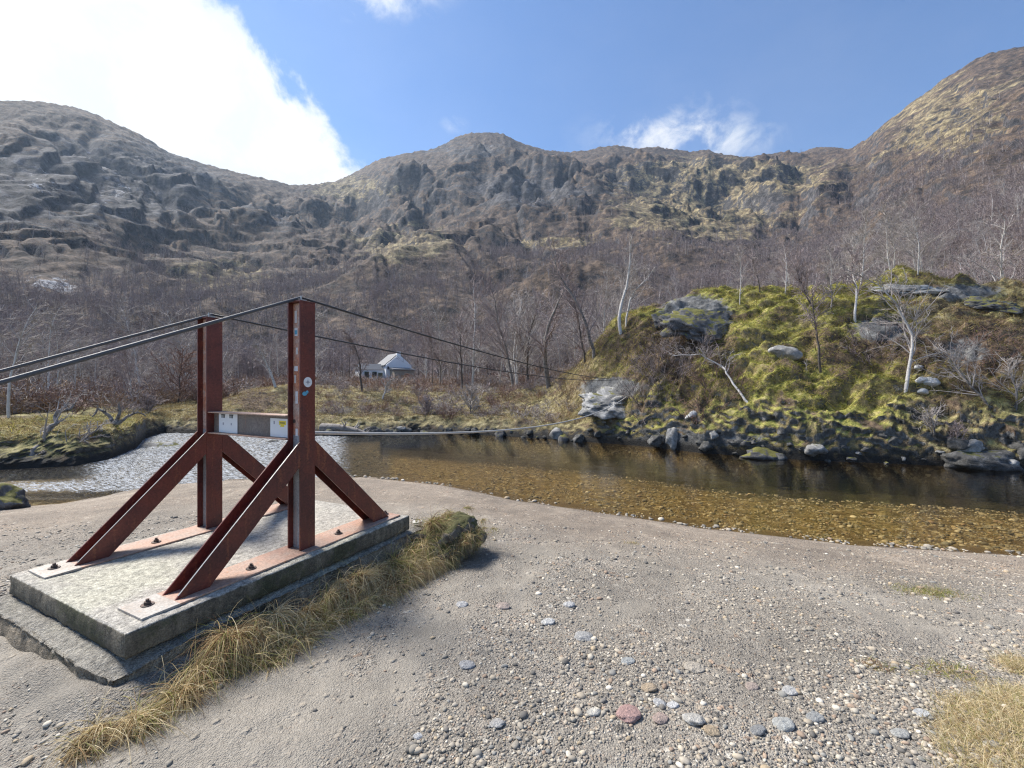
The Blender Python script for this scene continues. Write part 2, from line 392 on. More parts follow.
M['bark_dark'] = m_bark('dark bark', (.095, .078, .066), (.05, .042, .038), .52)
M['bark_moss'] = m_bark('mossy bark', (.16, .15, .045), (.07, .055, .035), .52)
M['twig'] = mat_plain('purple brown twigs', (.252, .203, .196), .85, .3, .8)
M['twig_pale'] = mat_plain('pale grey twigs', (.33, .295, .275), .85, .3, .8)
M['twig_red'] = mat_plain('red brown twigs', (.21, .125, .095), .85, .3, .8)
M['bracken'] = mat_plain('dead bracken', (.26, .17, .10), .85, .3, .8)
M['grass'] = m_vcol('grass blades', .8, .42)
M['pebble'] = m_vcol('pebbles')

# ------------------------------------------------------------------ the lie of the land
def ip(px, tab):
    a = np.array(tab, float); return np.interp(px, a[:, 0], a[:, 1])
def shoreY(tab): return [(p, F * (CZ - WATER) / (y - CY)) for p, y in tab]
NEAR = shoreY([(-400, 520), (-100, 513), (0, 508), (60, 504), (100, 497), (150, 487), (200, 482), (260, 479), (360, 477), (440, 485), (512, 500), (600, 513), (700, 528), (850, 545), (1024, 556), (1250, 566)])
FAR = shoreY([(-400, 478), (0, 470), (75, 466), (110, 459), (136, 449), (146, 438), (165, 433), (345, 436), (420, 433), (500, 436), (560, 440), (640, 446), (700, 453), (800, 460), (900, 464), (1024, 470), (1250, 474)])
YTOP = [(-400, 15.5), (0, 15.5), (110, 18), (146, 25), (215, 27), (300, 30), (420, 31), (540, 30), (590, 24.5), (640, 24), (740, 24), (870, 22.5), (1024, 22), (1250, 21)]
ZTOP = [(-400, .0), (0, -.10), (110, -.16), (150, -.12), (215, .25), (250, 1.0), (300, 1.45), (360, 1.0), (420, .9), (500, 1.0), (545, 1.3), (565, 2.1), (580, 2.9), (590, 3.6), (610, 5.1), (640, 6.3), (690, 6.9), (740, 7.05), (780, 6.9), (870, 7.1), (930, 7.25), (985, 7.1), (1024, 6.7), (1120, 6.0), (1250, 5)]
ZFOOT = [(-400, .8), (0, .9), (215, 1.3), (350, 1.7), (460, 1.8), (560, 2.6), (700, 4.2), (900, 5.6), (1024, 7.5), (1250, 8)]
Y60 = 60.0

PX = np.concatenate([np.array([-6000, -3500, -2200, -1500, -1100, -800, -600]), np.arange(-400, 1425, 1.5), np.array([1600, 1900, 2400, 3200, 4500, 7000])]).astype(float)
yn, yf, yt, zt, zf = ip(PX, NEAR), ip(PX, FAR), ip(PX, YTOP), ip(PX, ZTOP), ip(PX, ZFOOT)
yt = np.maximum(yt, yf + 1.5)
NA, NB, NC, ND = 230, 80, 300, 90
a = np.linspace(0, 1, NA, endpoint=False)
YA = .5 * (yn[None] / .5) ** a[:, None]
b = np.linspace(0, 1, NB, endpoint=False); YB = yn[None] + (yf - yn)[None] * b[:, None]
ytop2 = yt + 4.0
c = np.linspace(0, 1, NC, endpoint=False); YC = yf[None] + (ytop2 - yf)[None] * (c[:, None] ** 1.15)
d = np.linspace(0, 1, ND); YD = ytop2[None] * (Y60 / ytop2[None]) ** d[:, None]
GY = np.concatenate([YA, YB, YC, YD]); GX = (PX[None] - CX) / F * GY
PXG = np.broadcast_to(PX[None], GY.shape)
ynG, yfG, ytG, ztG, zfG = (np.broadcast_to(q[None], GY.shape) for q in (yn, yf, yt, zt, zf))
# gravel beach
w = np.clip((GY - 2.2) / (ynG - 2.2), 0, 1)
zA = WATER * (.30 * w + .70 * w ** 1.5) + .035 * fbm(GX / 1.7, GY / 1.7, 4, 3) * (1 - w ** 6) + .010 * fbm(GX / .28, GY / .28, 3, 8) * (1 - w ** 6) + .05 * sstep(.55, .75, w) * sstep(1, .8, w) * fbm(GX / 2.5, GY / .9, 2, 9)
# raised turf in the right foreground
turf = np.exp(-(((GX - 2.75) / .55) ** 2 + ((GY - 1.95) / .34) ** 2))
zA += .10 * turf
uu_ = (GX + 2.09) * math.cos(math.atan2(.897, .442)) + (GY - 2.32) * math.sin(math.atan2(.897, .442)); vv_ = -(GX + 2.09) * math.sin(math.atan2(.897, .442)) + (GY - 2.32) * math.cos(math.atan2(.897, .442))
du_ = np.maximum(-.13 - uu_, uu_ - 2.66); dv_ = np.maximum(-.065 - vv_, vv_ - 1.72); ds_ = np.maximum(du_, dv_)
zA += .085 * np.exp(-(np.maximum(ds_, 0) / .15) ** 2) * (1 + .25 * noise2(GX / .25, GY / .25, 19)) * (ds_ > -.3)
# river bed
wb = np.clip((GY - ynG) / np.maximum(yfG - ynG, .1), 0, 1)
dep = np.where(PXG > 380, .12 * sstep(0, .1, wb) + .26 * sstep(.06, .5, wb) + .62 * sstep(.35, .95, wb), .14 * sstep(0, .1, wb) + .14 * sstep(.1, .6, wb))
wide = sstep(330, 450, PXG); dep = dep * wide + (1 - wide) * (.12 * sstep(0, .12, wb) + .22 * sstep(.1, .7, wb))
zB = WATER - dep * sstep(1.0, .985, wb) + .05 * fbm(GX / .5, GY / .5, 3, 12) * sstep(0, .15, wb) * sstep(1, .9, wb)
# far bank, knoll and back slope
dd = GY - yfG
kn = sstep(545, 655, PXG)                     # how far a column belongs to the knoll
isl = sstep(160, 130, PXG)
lip = np.where(kn > .5, .0, -.25)
lipz = -.30 * (1 - kn) + .42 * kn; lipz = lipz * (1 - isl) + (-.12) * isl
lipw = .9 - .35 * kn
zl = WATER + (lipz - WATER) * np.clip(dd / lipw, 0, 1) ** .75
u = np.clip((dd - lipw) / np.maximum(ytG - yfG - lipw, .3), 0, 1)
prof = (1.25 * u - .25 * u * u * u) * kn + sstep(0, 1, u) * (1 - kn)
prof = np.minimum(prof, 1)
zC = zl + (ztG - lipz) * prof
v = np.clip((GY - ytG) / (Y60 - ytG), 0, 1)
back = ztG + (zfG - ztG) * (v ** .9) - .45 * kn * np.sin(np.pi * np.clip(v * 1.0, 0, 1)) * 2.5
zC = np.where(GY > ytG, back, zC)
x, y = GX, GY
wx = x + .5 * noise2(x / 1.6, y / 1.6, 31); wy = y + .5 * noise2(x / 1.6, y / 1.6, 32)
tus = 2.3 * np.sqrt(noise2(wx / 2.4, wy / .95, 21) ** 2 + .012); tus2 = 2.3 * np.sqrt(noise2(wx / 1.05, wy / .42, 22) ** 2 + .01); tus3 = np.abs(noise2(x / .24, y / .19, 23)) * 2
crag = ridged(x / 3.2, y / 2.4, 4, 25)
amp = sstep(0, 1.2, dd) * sstep(60, 40, GY)
disp = (.36 * tus * (1 - .5 * sstep(-5, 0, y - ytG)) + .11 * tus2 + .04 * tus3 + .22 * (crag - .5) + .5 * fbm(x / 4.5, y / 4.5, 2, 27)) * kn \
     + (.10 * tus + .06 * tus2 + .02 * tus3 + .12 * fbm(x / 3, y / 3, 3, 28)) * (1 - kn)
disp -= .38 * kn
base_ = zC + disp * amp
ph = base_ / .72 + 1.1 * fbm(x / 2.6, y / 2.6, 3, 44)
zC = zC + kn * sstep(1.0, 2.2, dd) * sstep(0, 3, ytG + 2 - y) * (.085 * np.sin(2 * np.pi * ph) * (.55 + .45 * noise2(x / 1.9, y / 1.9, 45)))
zC = zC + disp * amp + .10 * fbm(x / .6, y / .6, 3, 29) * sstep(0, .3, dd) * sstep(1.6, .8, dd)
# stepped rock band over the water
zC = zC + kn * .25 * sstep(.5, .9, crag) * sstep(.2, 1.0, dd) * sstep(3.5, 1.5, dd)
GZ = np.where(dd > 0, zC, np.where(GY > ynG, zB, zA))
PYG = CY - F * (GZ - CZ) / np.maximum(GY, .1)
moss = sstep(560, 640, PXG) * (1 - .75 * sstep(860, 960, PXG)) + .35 * isl
moss = np.clip(moss + .3 * noise2(x / 3, y / 3, 41), 0, 1)
rockz = np.zeros_like(GZ)
def pblob(cx, cy, rx, ry): return np.exp(-(((PXG - cx) / rx) ** 2 + ((PYG - cy) / ry) ** 2))
rockz = np.maximum.reduce([pblob(695, 312, 45, 22), .95 * pblob(612, 388, 42, 14), .8 * pblob(965, 292, 60, 12), .8 * pblob(880, 330, 40, 18), .75 * pblob(700, 440, 120, 10), .7 * pblob(965, 350, 40, 22)]) * (dd > 0)
heathz = np.maximum.reduce([pblob(670, 350, 55, 45), .9 * pblob(900, 350, 90, 25), .9 * pblob(985, 345, 50, 40), .8 * pblob(255, 400, 25, 14)]) * .9
zone = np.stack([moss, rockz, .35 + .65 * heathz], -1)
nr, nc = GZ.shape
def grid_quads(nr, nc):
    i = np.arange(nr * nc).reshape(nr, nc)
    return np.stack([i[:-1, :-1], i[:-1, 1:], i[1:, 1:], i[1:, :-1]], -1).reshape(-1, 4)
q = grid_quads(nr, nc)
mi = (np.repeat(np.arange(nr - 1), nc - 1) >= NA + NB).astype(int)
edge = sstep(-.05, .25, dd) * sstep(1.2, .45, dd)        # broken rock face at the waterline
rk = ridged(GX / .95, GZ / .55, 3, 46) * .55 + ridged(GX / .33 + 7, GZ / .26, 2, 47) * .25 - .3
GYp = GY - edge * (.10 + .12 * kn + .08 * isl) * rk
GZp = GZ + edge * kn * .10 * ridged(GX / .5, GY / .5, 2, 48) * sstep(.1, .5, dd)
V = np.stack([GX * GYp / GY, GYp, GZp], -1).reshape(-1, 3)
# the land behind the photographer
bk = np.array([[-2500, .4, -.06], [2500, .4, -.06], [2500, -1500, 0], [-2500, -1500, 0]])
q = np.concatenate([q, [[len(V) + 3, len(V) + 2, len(V) + 1, len(V)]]]); mi = np.append(mi, 0)
V = np.concatenate([V, bk]); Zn = np.concatenate([zone.reshape(-1, 3), np.zeros((4, 3))])
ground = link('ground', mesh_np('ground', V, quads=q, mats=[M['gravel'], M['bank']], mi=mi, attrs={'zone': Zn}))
tag(ground, kind='structure')

def gz(px, Y):
    """height of the ground under column px at depth Y (Y < 60)"""
    j = int(np.argmin(np.abs(PX - px))); return float(np.interp(Y, GY[:, j], GZ[:, j]))
def gxy(X, Y): return gz(CX + F * X / Y, Y)
def hit(px, py, y0=1.0):
    """first point of the ground met by the sight line through (px, py)"""
    j = int(np.argmin(np.abs(PX - px))); col = PYG[:, j]
    k = np.nonzero((col <= py) & (GY[:, j] > y0))[0]
    k = k[0] if len(k) else len(col) - 1
    Y = GY[k, j]; return np.array([(px - CX) / F * Y, Y, GZ[k, j]])

# ------------------------------------------------------------------ hills
RIDGE = [(-400, 150), (-150, 112), (0, 101), (25, 101), (50, 103), (75, 108), (100, 117), (140, 135), (168, 152), (200, 163), (245, 175), (290, 185), (320, 184), (335, 181), (350, 175), (380, 160), (405, 154), (430, 150), (445, 145), (455, 138), (470, 133), (490, 132), (505, 135), (520, 143), (545, 150), (570, 152), (600, 148), (618, 145), (635, 148), (660, 147), (690, 152), (708, 150), (718, 154), (745, 157), (780, 152), (800, 153), (815, 148), (830, 147), (850, 150), (870, 138), (885, 124), (900, 113), (915, 100), (930, 90), (945, 78), (960, 70), (975, 60), (990, 54), (1024, 47), (1080, 30), (1200, 20), (1425, 40)]
YR = [(-400, 360), (0, 430), (168, 560), (290, 680), (350, 780), (480, 820), (700, 860), (800, 800), (850, 640), (880, 540), (1024, 430), (1250, 380)]
YF0 = [(-400, 62), (0, 72), (300, 110), (460, 112), (600, 78), (800, 60), (1024, 50), (1250, 50)]
HPX = np.concatenate([np.array([-6000, -3500, -2200, -1500, -1100, -800, -600]), np.arange(-400, 1425, 1.5), np.array([1600, 1900, 2400, 3200, 4500, 7000])]).astype(float)
NH = 430
yr, y0, pr, zf_ = ip(HPX, YR), ip(HPX, YF0), ip(HPX, RIDGE), ip(HPX, ZFOOT)
out = np.clip(np.maximum(-400 - HPX, HPX - 1425) / 1500, 0, 1); 
zr = (CZ + (CY - pr) / F * yr)
shrink = 1 / np.sqrt(1 + ((HPX - CX) / F) ** 2) * 1.75; shrink = np.where((HPX < -400) | (HPX > 1425), np.minimum(1, shrink), 1)
yr = yr * shrink; y0 = np.minimum(y0, yr * .6)
s = np.linspace(0, 1, NH)
y60c = Y60 * np.where((HPX < -400) | (HPX > 1425), np.minimum(1, shrink * 1.0), 1)
y60c = np.full_like(HPX, Y60)
yr = np.maximum(yr, 90)
HY = y60c[None] * (yr / y60c)[None] ** s[:, None]
HX = (HPX[None] - CX) / F * HY
t = np.clip((HY - y0[None]) / (yr - y0)[None], 0, 1)
pre = np.clip((HY - Y60) / np.maximum(y0 - Y60, 1)[None], 0, 1)
zb = zf_[None] + .6 * pre
HZ = zb + (zr[None] - zb) * (.45 * t + .55 * t ** 1.7)
hx, hy = HX, HY
fade = sstep(0, .12, t) * (1 - sstep(.72, 1.0, t) * .93)
grow = np.minimum(HY, 600)
wxx = hx + 14 * noise2(hx / 70, hy / 70, 51); wyy = hy + 14 * noise2(hx / 70, hy / 70, 52)
nz1 = fbm(wxx / 150, wyy / 150, 3, 53); nz2 = ridged(wxx / 62, wyy / 62, 4, 57) - .6; nz3 = ridged(hx / 17, hy / 17, 3, 61) - .6
HZ = HZ + fade * grow * (.062 * nz1 + .015 * nz2) + (.02 + .98 * fade) * (.0018 * HY * nz3) + .0022 * HY * fbm(hx / 5, hy / 5, 2, 66) * sstep(0, .1, t)
az = np.arctan((np.broadcast_to(HPX[None], HZ.shape) - CX) / F) * 620
gul = ridged((az + .16 * HY) / 95 + .6 * noise2(hx / 130, hy / 130, 85), HY / 520, 3, 86) - .75
HZ = HZ - fade * grow * .030 * np.clip(gul, 0, 1) * sstep(.02, .2, t)
stp = np.clip(HY * .055, 4, 34)
ph = HZ / stp + 1.6 * fbm(wxx / 110, wyy / 110, 3, 63) + .35 * noise2(hx / 22, hy / 22, 64) + .0035 * hx
fr = ph - np.floor(ph); ledge = sstep(0, .20, fr) - fr
near_ = sstep(.10, .34, t)
HZ = HZ + near_ * fade * stp * .44 * ledge * np.clip(.45 + 1.1 * noise2(hx / 75, hy / 75, 65), 0, 1)
ph2 = HZ / (stp * .31) + 1.4 * fbm(wxx / 45, wyy / 45, 2, 68); fr = ph2 - np.floor(ph2)
HZ = HZ + near_ * fade * stp * .31 * .5 * (sstep(0, .25, fr) - fr) * np.clip(.4 + 1.2 * noise2(hx / 40, hy / 40, 69), 0, 1)
HZ = HZ + .0009 * HY * noise2(hx / 9, hy / 200, 67) * sstep(.8, 1, t) * 2
# the rounded hummock with a grassy crown half-way up
HPXG = np.broadcast_to(HPX[None], HZ.shape)
def bump3(cx, cy, r, h):
    return h * np.exp(-(((hx - cx) / r[0]) ** 2 + ((hy - cy) / r[1]) ** 2))
HZ = HZ + bump3(22, 190, (27, 17), 24)
HPY = CY - F * (HZ - CZ) / HY
def hblob(cx, cy, rx, ry): return np.exp(-(((HPXG - cx) / rx) ** 2 + ((HPY - cy) / ry) ** 2))
scree = np.maximum.reduce([hblob(55, 285, 48, 14), .78 * hblob(40, 180, 50, 40), .72 * hblob(110, 190, 70, 45), .55 * hblob(300, 225, 40, 20)])
grassz = np.maximum.reduce([.8 * hblob(690, 215, 90, 30), .9 * hblob(720, 180, 120, 22), .9 * hblob(560, 243, 45, 6), .55 * hblob(940, 120, 100, 60), .75 * hblob(215, 275, 60, 16), .75 * hblob(410, 245, 60, 20), .7 * hblob(360, 190, 50, 14), 1.0 * hblob(1000, 265, 60, 14)])
rockh = np.maximum.reduce([.75 * hblob(470, 150, 60, 14), .8 * hblob(520, 190, 110, 24), .40 * hblob(970, 120, 110, 60), 1.0 * hblob(90, 180, 170, 60), .6 * hblob(270, 220, 60, 25), .5 * hblob(620, 180, 60, 30), .7 * hblob(570, 252, 30, 8)])  # broad left blob: rock, plus dark albedo standing in for that hill's shade
hz = np.stack([scree, grassz, rockh], -1)
# the far side of the ridge
bY = yr[None] * np.array([1.05, 1.25, 1.8])[:, None]; bZ = HZ[-1][None] * np.array([1.0, .82, .1])[:, None] - np.array([3, 0, 0])[:, None]
HX2 = np.concatenate([HX, (HPX[None] - CX) / F * bY]); HY2 = np.concatenate([HY, bY]); HZ2 = np.concatenate([HZ, bZ]); hz2 = np.concatenate([hz, np.zeros((3, len(HPX), 3))])
HZ2[0] = GZ[-1]                                   # joined to the ground sheet
hills = link('hills', mesh_np('hills', np.stack([HX2, HY2, HZ2], -1).reshape(-1, 3), quads=grid_quads(*HZ2.shape), mats=[M['hills']], attrs={'zone': hz2.reshape(-1, 3)}))
tag(hills, kind='structure')
def hzz(px, Y):
    j = int(np.argmin(np.abs(HPX - px))); return float(np.interp(Y, HY[:, j], HZ[:, j]))
def land(px, Y): return gz(px, Y) if Y < Y60 else hzz(px, Y)

# ------------------------------------------------------------------ river
wpx = np.concatenate([np.array([-6000, -2000, -900]), np.arange(-400, 1425, 3.0), np.array([1700, 2500, 6000])]).astype(float)
wn, wf = ip(wpx, NEAR) - .45, ip(wpx, FAR) + .30
NW = 150
WY = wn[None] + (wf - wn)[None] * np.linspace(0, 1, NW)[:, None]; WX = (wpx[None] - CX) / F * WY
WP = np.broadcast_to(wpx[None], WY.shape)
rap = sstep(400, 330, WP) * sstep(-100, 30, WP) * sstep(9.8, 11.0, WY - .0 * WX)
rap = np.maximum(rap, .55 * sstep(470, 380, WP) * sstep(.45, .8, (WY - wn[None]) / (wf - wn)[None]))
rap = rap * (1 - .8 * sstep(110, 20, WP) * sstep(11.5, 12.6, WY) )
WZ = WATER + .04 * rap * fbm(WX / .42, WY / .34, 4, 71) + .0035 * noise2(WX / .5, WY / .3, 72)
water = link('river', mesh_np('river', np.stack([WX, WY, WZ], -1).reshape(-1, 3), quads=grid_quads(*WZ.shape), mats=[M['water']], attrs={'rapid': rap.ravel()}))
tag(water, kind='structure')

# ------------------------------------------------------------------ rocks
def ico(sub):
    bm = bmesh.new(); bmesh.ops.create_icosphere(bm, subdivisions=sub, radius=1)
    v = np.array([p.co[:] for p in bm.verts]); f = np.array([[q.index for q in t.verts] for t in bm.faces]); bm.free(); return v, f
ICO = {k: ico(k) for k in (1, 2, 3, 4, 5)}
def rock_mesh(seed, size, sub=4, rough=.28, cuts=9, m='rock_dark'):
    r = np.random.default_rng(seed); v, f = ICO[sub]; v = v.copy()
    for i in range(cuts):                                        # broken flat faces
        n = r.normal(size=3); n /= np.linalg.norm(n); h = r.uniform(.55, .85); dd = v @ n
        v = v - np.outer(np.maximum(0, dd - h) * .9, n)
    d = rough * noise3(v * 1.3 + seed * 3.1, seed) + rough * .5 * noise3(v * 3.1 + seed, seed + 1) + rough * .30 * (1 - 2 * np.abs(noise3(v * 6.0, seed + 2))) * .5 + rough * .22 * noise3(v * 15, seed + 4)
    v = v * (1 + d)[:, None] * np.array(size)
    return mesh_np('boulder', v, tris=f, mats=[M[m]])
def rock(name, px, py, size, seed, m, label=None, cat='boulder', group=None, rz=0, sink=.25, sub=4, tilt=0, rough=.28, Y=None, cuts=7, lay=0):
    p = hit(px, py) if Y is None else np.array([(px - CX) / F * Y, Y, gz(px, Y)])
    o = link(name, rock_mesh(seed, size, sub, rough, cuts, m), loc=(p[0], p[1], p[2] + size[2] * (1 - 2 * sink) * .6))
    o.rotation_euler = (tilt + lay, tilt * .6, rz); return tag(o, label, cat, group)

rock('boulder', 698, 322, (1.75, 1.15, .36), 3, 'rock_dark', 'big dark rounded boulder near the crown of the mossy knoll', rz=.1, sink=.72, sub=5, rough=.5, lay=.85)
rock('boulder', 660, 322, (.6, .5, .24), 4, 'rock_dark', 'smaller dark grey boulder left of the big rounded one on the knoll', rz=.2, sink=.5, rough=.42, lay=.8)
rock('boulder', 786, 357, (.60, .40, .34), 5, 'rock_pale', 'smooth pale boulder lying tilted on green moss of the knoll', rz=-.4, tilt=.45, rough=.16, cuts=5, sink=.35)
rock('rock_outcrop', 616, 399, (1.6, .95, .42), 6, 'rock_pale', 'broad white crusted rock outcrop at the left foot of the knoll', 'outcrop', rz=.1, sink=.85, sub=5, rough=.55, lay=.62)
rock('rock_outcrop', 905, 290, (1.5, .9, .26), 7, 'rock_pale', 'low grey rock slab along the right crown of the knoll', 'outcrop', rz=-.1, sink=.62, sub=5, rough=.5, lay=.35)
rock('rock_outcrop', 985, 305, (1.1, .7, .26), 8, 'rock_dark', 'dark ledge of rock below the slab at the far right of the knoll', 'outcrop', rz=-.2, sink=.62, sub=5, rough=.5, lay=.5)
for i, (px, py, s_, lb) in enumerate([(918, 372, .16, 'small white lichened stone, uppermost of the cluster beside the white birch'), (922, 383, .19, 'white lichened stone in the middle of the cluster beside the white birch'), (931, 385, .24, 'largest rounded white stone of the cluster beside the white birch'), (923, 396, .17, 'lowest white stone of the cluster beside the white birch')]):
    rock('stone', px, py, (s_ * 1.1, s_ * .8, s_ * .75), 20 + i, 'rock_white', lb, 'stone', 'white stones by the birch', sink=.1, sub=3, rough=.15)
rock('boulder', 692, 418, (.32, .25, .22), 31, 'rock_white', 'small bright white stone low on the knoll above the water', rz=.3, sink=.2, sub=3)
rock('boulder', 672, 445, (.28, .2, .55), 32, 'rock_pale', 'upright white streaked rock standing at the waterline', rz=.3, sink=.25, sub=3)
rock('boulder', 765, 459, (.95, .5, .30), 33, 'rock_dark', 'long dark grey boulder lying in the waterline below the moss', rz=-.1, sink=.35)
rock('boulder', 985, 467, (1.1, .5, .38), 34, 'rock_wet', 'long dark wet rock at the right end of the far waterline', rz=-.2, sink=.35)
rock('boulder', 152, 442, (1.15, .6, .36), 35, 'rock_pale', 'flat grey green boulder in the river off the grassy bank', rz=.25, sink=.2, Y=18.6, rough=.18)
rock('boulder', 168, 440, (.5, .35, .28), 36, 'rock_wet', 'dark rock beside the flat boulder in the rapids', rz=.9, sink=.3, Y=19.5)
rock('boulder', 186, 445, (.4, .3, .2), 37, 'rock_wet', 'low dark rock in the white rapids left of the far post', rz=.2, sink=.3, Y=18.2)
rock('boulder', 238, 444, (.32, .2, .2), 38, 'rock_wet', 'little black rock breaking the rapids below the left white notice', sink=.2, Y=19.0)
rock('boulder', 271, 440, (.65, .35, .3), 39, 'rock_wet', 'dark rock in the rapids below the yellow marked notice', sink=.25, Y=20.0)
rock('boulder', 6, 498, (.40, .32, .32), 40, 'rock_dark', 'mossy brown boulder on the beach at the left edge', rz=.5, sink=.15, Y=9.0)
WR = []
for i in range(84):                                             # ragged row of rocks where the far bank meets the water
    px = 425 + 610 * (i + random.uniform(-.4, .4)) / 70 if i < 70 else random.uniform(300, 430)
    Y = float(ip(px, FAR)) + random.uniform(-.05, .28); s_ = random.choice([.09, .12, .15, .2, .27, .36]) * random.uniform(.8, 1.15)
    o = rock('waterline_rock', px, 0, (s_ * random.uniform(1, 1.6), s_ * .8, s_ * random.uniform(.6, .95)), 100 + i % 9, random.choice(['rock_wet', 'rock_wet', 'rock_wet', 'rock_wet', 'rock_wet', 'rock_wet', 'rock_dark', 'rock_dark', 'rock_pale']),
             'rough rock in the ragged row where the far bank meets the water', 'rock', 'rocks along the far waterline', rz=random.uniform(0, 6), sink=.5, sub=3, Y=Y)
    o.location.z = max(o.location.z, WATER - .01)

# ------------------------------------------------------------------ bare trees
class Tree:
    """grows limbs as a list of segments; thick ones become tubes, fine ones become slim twigs"""
    def __init__(s, seed): s.r = random.Random(seed); s.trunk = []; s.fine = []
    def limb(s, p, d, L, r0, lvl, n, bag, up=.0, wob=.12, r1=None):
        pts = [p.copy()]; q = p.copy(); d = d.normalized(); r1 = r0 * .35 if r1 is None else r1
        for i in range(n):
            d = (d + Vector((s.r.gauss(0, wob), s.r.gauss(0, wob), s.r.gauss(0, wob) + up))).normalized()
            q = q + d * (L / n); pts.append(q.copy())
        rr = [r0 + (r1 - r0) * i / n for i in range(n + 1)]
        for i in range(n): bag.append((pts[i], pts[i + 1], rr[i], rr[i + 1], lvl))
        return pts, rr
    def side(s, d, ang):
        a = d.orthogonal().normalized(); a.rotate(Matrix.Rotation(s.r.uniform(0, 6.283), 3, d)); return (d * math.cos(ang) + a * math.sin(ang)).normalized()
    def birch(s, H, r0, lean=(0, 0), nb=20, sub=5, tw=4, start=.28, droop=.02, tn=12, wob=.07, spread=.34, minr=.004, up=.02, stem=None):
        d = Vector((lean[0], lean[1], 1))
        pts, rr = s.limb(Vector((0, 0, -.15)), d, H, r0, 0, tn, s.trunk, up, wob, r0 * .18) if stem is None else s.path(stem, r0)
        n = len(pts) - 1
        for k in range(nb):
            f = start + (1 - start) * ((k + s.r.random()) / nb); i = min(n - 1, int(f * n)); w = f * n - i
            p = pts[i].lerp(pts[i + 1], w); td = (pts[i + 1] - pts[i]).normalized(); rt = rr[i] + (rr[i + 1] - rr[i]) * w
            L = H * spread * (1.15 - .75 * f) * s.r.uniform(.6, 1.25)
            bd = s.side(td, s.r.uniform(.5, 1.05)); bd.z = abs(bd.z) * .8 + .25
            bp, br = s.limb(p, bd, L, max(minr * 2, rt * .5), 1, 5, s.fine, .07, .15, minr * 1.2)
            for j in range(sub):
                g = s.r.uniform(.15, 1); a = min(4, int(g * 5)); sp = bp[a].lerp(bp[a + 1], g * 5 - a)
                sd = s.side((bp[a + 1] - bp[a]).normalized(), s.r.uniform(.4, .9))
                tp, tr = s.limb(sp, sd, L * s.r.uniform(.25, .5), max(minr, br[a] * .5), 2, 3, s.fine, -droop, .2, minr)
                for m in range(tw):
                    h = s.r.uniform(.1, 1); e = min(2, int(h * 3)); xp = tp[e].lerp(tp[e + 1], h * 3 - e)
                    xd = s.side((tp[e + 1] - tp[e]).normalized(), s.r.uniform(.3, .9))
                    s.limb(xp, xd, L * s.r.uniform(.12, .28), minr, 3, 2, s.fine, -droop * 3, .2, minr * .4)
        return s
    def path(s, stem, r0):
        pts = [Vector(p) for p in stem]; n = len(pts) - 1; rr = [r0 * (1 - .75 * i / n) for i in range(n + 1)]
        fine = []; fr = []
        for i in range(n):
            for k in range(3):
                w = k / 3; fine.append(pts[i].lerp(pts[i + 1], w) + Vector((s.r.gauss(0, r0), s.r.gauss(0, r0), s.r.gauss(0, r0))) * (.05 if r0 > .15 else .3) * (1 if i + k else 0)); fr.append(rr[i] + (rr[i + 1] - rr[i]) * w)
        fine.append(pts[-1]); fr.append(rr[-1])
        for i in range(len(fine) - 1): s.trunk.append((fine[i], fine[i + 1], fr[i], fr[i + 1], 0))
        return fine, fr
def seg_arrays(segs, sides):
    """tubes of the given number of sides (2 = a flat twig) for a list of segments"""
    A = np.array([q[0][:] for q in segs]); B = np.array([q[1][:] for q in segs]); ra = np.array([q[2] for q in segs]); rb = np.array([q[3] for q in segs])
    d = B - A; d /= np.maximum(np.linalg.norm(d, axis=1, keepdims=True), 1e-9)
    ref = np.where(np.abs(d[:, 2:3]) > .9, np.array([[1., 0, 0]]), np.array([[0, 0, 1.]]))
    if sides == 2: ref = ref + np.random.default_rng(5).normal(size=d.shape) * .8
    u = np.cross(d, ref); u /= np.maximum(np.linalg.norm(u, axis=1, keepdims=True), 1e-9); w = np.cross(u, d)
    n = len(A); V = []; 
    ang = [2 * math.pi * k / sides for k in range(sides)]
    for P, r in ((A, ra), (B, rb)):
        for t in ang: V.append(P + (u * math.cos(t) + w * math.sin(t)) * r[:, None])
    V = np.stack(V, 1).reshape(-1, 3); base = np.arange(n)[:, None] * 2 * sides
    if sides == 2: Q = base + np.array([[0, 1, 3, 2]])
    else: Q = np.concatenate([base + np.array([[k, (k + 1) % sides, sides + (k + 1) % sides, sides + k]]) for k in range(sides)])
    return V, Q
def join(parts):
    V = []; Q = []; n = 0
    for v, q in parts:
        V.append(v); Q.append(q + n); n += len(v)
    return np.concatenate(V), np.concatenate(Q)
def tree_parts(T, bark, twig, thick=.012):
    v, q = seg_arrays(T.trunk, 8)
    if bark == 'bark_white':
        w_ = [s_ for s_ in T.fine if s_[4] == 1 and s_[2] > .028]; T.fine = [s_ for s_ in T.fine if not (s_[4] == 1 and s_[2] > .028)]
        if w_: v, q = join([(v, q), seg_arrays(w_, 5)])
    big = [s_ for s_ in T.fine if s_[4] == 1]; small = [s_ for s_ in T.fine if s_[4] > 1]
    tv, tq = join([(v, q)]) 
    tm = mesh_np('trunk', tv, quads=tq, mats=[M[bark]])
    ps = []
    if big: ps.append(seg_arrays(big, 5))
    if small: ps.append(seg_arrays(small, 3))
    cm = mesh_np('crown', *join(ps)[:1], quads=join(ps)[1], mats=[M[twig]]) if ps else None
    return tm, cm
def place_tree(name, meshes, loc, label, cat, group=None, rz=0, sc_=1.0):
    e = empty(name, loc, rz); e.scale = (sc_,) * 3; tag(e, label, cat, group)
    link('trunk', meshes[0], e)
    if meshes[1]: link('crown', meshes[1], e)
    return e
def spot(px, Y): return (float((px - CX) / F * Y), float(Y), land(px, Y))
